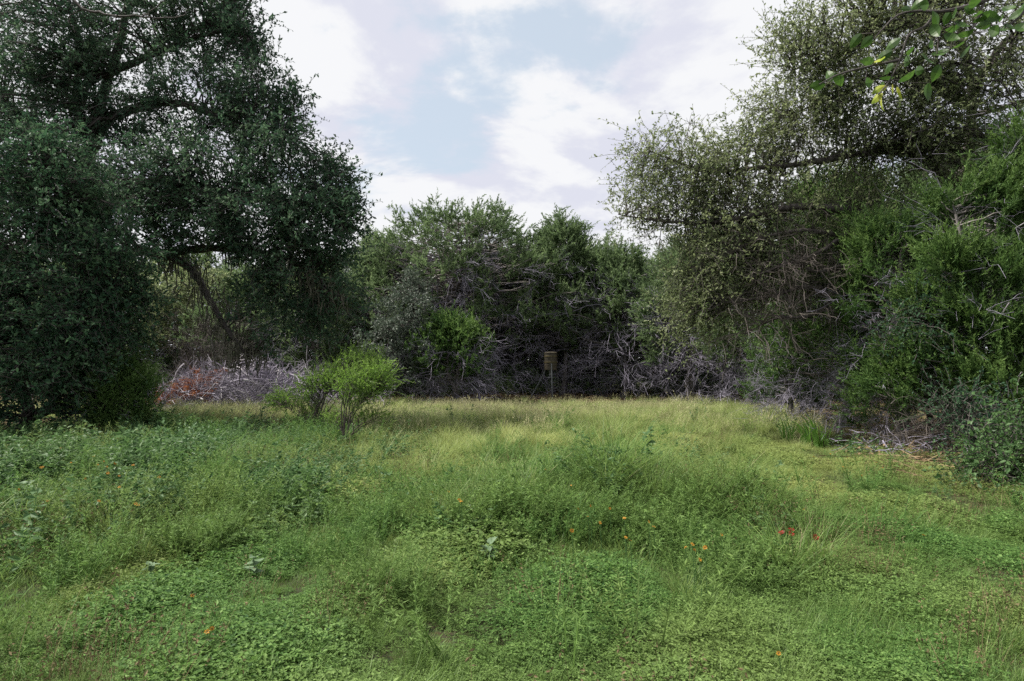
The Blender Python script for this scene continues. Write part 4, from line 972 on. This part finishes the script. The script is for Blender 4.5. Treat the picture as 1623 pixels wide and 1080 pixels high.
for u, v, lab in ((305, 945, 'orange flower alone in the low cover at the lower left'), (328, 1003, 'left one of two orange flowers close together at the lower left'), (336, 997, 'right one of two orange flowers close together at the lower left'),
                  (1274, 808, 'orange flower just behind the dark red flowers'), (1464, 849, 'orange flower alone in the low cover at the right'), (1234, 1036, 'orange flower nearest the bottom edge, right of the middle')):
    flower(u, v, .16, ok, lab, 'lone orange flowers in the low cover')
for u, v, lab in ((1239, 845, 'leftmost of the dark red flowers right of the mound'), (1254, 847, 'lower of the two close dark red flowers right of the mound'), (1254, 840, 'upper of the two close dark red flowers right of the mound'), (1293, 853, 'rightmost dark red flower, a little apart from the others')):
    flower(u, v, .3, rk, lab, 'dark red flowers', 'red_wildflower')

# ------------------------------------------------------------------ overhanging branch close to the camera, upper right
M['near_leaf'] = mat_plant('near_leaf', [(.03, .07, .014), (.045, .1, .018), (.07, .135, .026)], .42, .45, .35)
M['near_leaf_y'] = mat_plant('yellow_leaf', [(.12, .2, .03), (.27, .34, .04), (.38, .4, .06)], .5, .5, .3)
NY = 2.3
b = P(1640, 0, 2.5); root = empty('overhanging_branch', b, 'twig with large green and yellow leaves hanging into the top right corner close by', 'branch')
r = RNG(113)
paths = [[(1800, -90, 2.7), (1623, -25, 2.5), (1563, 0, 2.42), (1534, 10, 2.4), (1491, 19, 2.36), (1453, 18, 2.33), (1420, 26, 2.3), (1385, 62, 2.28)],
         [(1484, 20, 2.36), (1466, 42, 2.33), (1441, 55, 2.3), (1428, 90, 2.28), (1410, 128, 2.26), (1392, 150, 2.25)],
         [(1560, 2, 2.42), (1545, 40, 2.38), (1520, 60, 2.36), (1490, 55, 2.34), (1475, 80, 2.32)],
         [(1640, -10, 2.5), (1620, 22, 2.45), (1590, 45, 2.4), (1570, 40, 2.38)], [(1428, 95, 2.28), (1380, 105, 2.27), (1330, 118, 2.26), (1298, 134, 2.25)],
         [(1480, 22, 2.36), (1487, 60, 2.34), (1485, 85, 2.33)]]
sp = [spline([P(*q) for q in p], 20) for p in paths]
for k, p in enumerate(sp):
    r0 = .012 if k == 0 else .005
    tubes(MB(), p[None], np.linspace(r0, .0018, 20)[None], 6).build('twig', M['bark'], root, b, True)
allp = np.concatenate(sp)
def near_leaf(r, ye=False):
    n = 7; t = np.linspace(0, 1, n); w_ = .0125 * np.sin(np.pi * np.clip(t * .95 + .03, 0, 1) ** .85) * (1 + .12 * np.sin(t * 19)) + .0004; z = -.006 * np.sin(t * 3) + .004 * t
    c = np.stack([t * .042, 0 * t, z], -1); V = np.stack([c + np.stack([0 * w_, -w_, .25 * w_], -1), c, c + np.stack([0 * w_, w_, .25 * w_], -1)], 1)
    i = np.arange(n - 1)[:, None] * 3 + np.arange(2)[None]
    return MB().add(V, np.stack([i, i + 1, i + 4, i + 3], -1).reshape(-1, 4), np.clip(np.repeat(np.linspace(*((1, .3) if ye else (.1, .7)), n - 1), 2) + .15 * r.normal(size=2 * n - 2), 0, 1))
nk = [near_leaf(r).mesh('leaf', M['near_leaf']) for _ in range(4)]; ny_ = [near_leaf(r, True).mesh('leaf', M['near_leaf_y']) for _ in range(2)]
green = [(370, 295), (450, 310), (170, 575), (85, 640), (230, 585), (455, 460), (590, 410), (655, 320), (615, 510), (600, 585), (450, 620), (545, 650), (730, 590), (770, 380), (840, 530), (750, 460), (930, 325), (890, 435), (950, 220), (1070, 275), (1165, 265), (1110, 350), (1100, 215), (1270, 110), (1210, 75), (1355, 120), (1150, 180), (760, 80), (840, 25), (870, 40), (1390, 230), (1480, 200), (1520, 200), (1590, 70), (905, 670), (970, 530), (1170, 400), (1450, 140), (960, 160), (1010, 390), (1330, 190), (1290, 150), (1400, 100), (1440, 220), (1560, 110), (1600, 200), (1500, 60), (1100, 100), (1250, 30), (1050, 130)]
yel = [(640, 670), (685, 690), (555, 770), (525, 455), (525, 735), (550, 665)]
pet = MB()
for k, (a, q) in enumerate(green + yel):
    g = P(1280 + a / 4.73, q / 4.73, 2.3 + .06 * r.normal()); j = np.linalg.norm(allp - g, axis=1).argmin(); d = nrm(g - allp[j])
    yaw = math.atan2(d[1], d[0]) + r.normal() * .6
    isy = k >= len(green)
    e = Euler((1.2 + r.normal() * .45 if r.random() < .6 else r.normal() * .6, .35 + r.normal() * .45, yaw + (0 if not isy else .2)))
    ax = np.array(e.to_matrix()) @ np.array([.021, 0, 0]); base_ = g - ax
    put('leaf', (ny_ if isy else nk)[r.integers(2 if isy else 4)], root, base_ - b, e, 1.1 + .4 * r.random())['label'] = 'yellow leaf' if isy else 'green leaf'
    m_ = (allp[j] + base_) / 2 + np.array([0, 0, -.004]); tubes(pet, np.array([allp[j], m_, base_])[None], .0011, 3)
pet.build('petioles', M['bark'], root, b, False, 'stuff')
# bare twig over the top left
b = P(60, -60, 6.2); root = empty('overhanging_branch', b, 'crooked bare dark twig hanging across the top left corner', 'branch')
for k, p in enumerate(([(40, -80, 6.3), (126, 7, 6.2), (156, 20, 6.2), (185, 26, 6.2), (222, 27, 6.2), (240, 18, 6.2), (262, 2, 6.2)], [(222, 27, 6.2), (260, 29, 6.2), (288, 26, 6.2), (300, 12, 6.2)], [(135, 11, 6.2), (110, 30, 6.2), (118, 50, 6.2)], [(185, 26, 6.2), (190, 50, 6.2), (178, 70, 6.2)])):
    q = spline([P(*w) for w in p], 22) + RNG(k).normal(size=(22, 3)) * .008
    tubes(MB(), q[None], np.linspace(.016 if k == 0 else .007, .004, 22)[None], 5).build('twig', M['bark'], root, b, True)
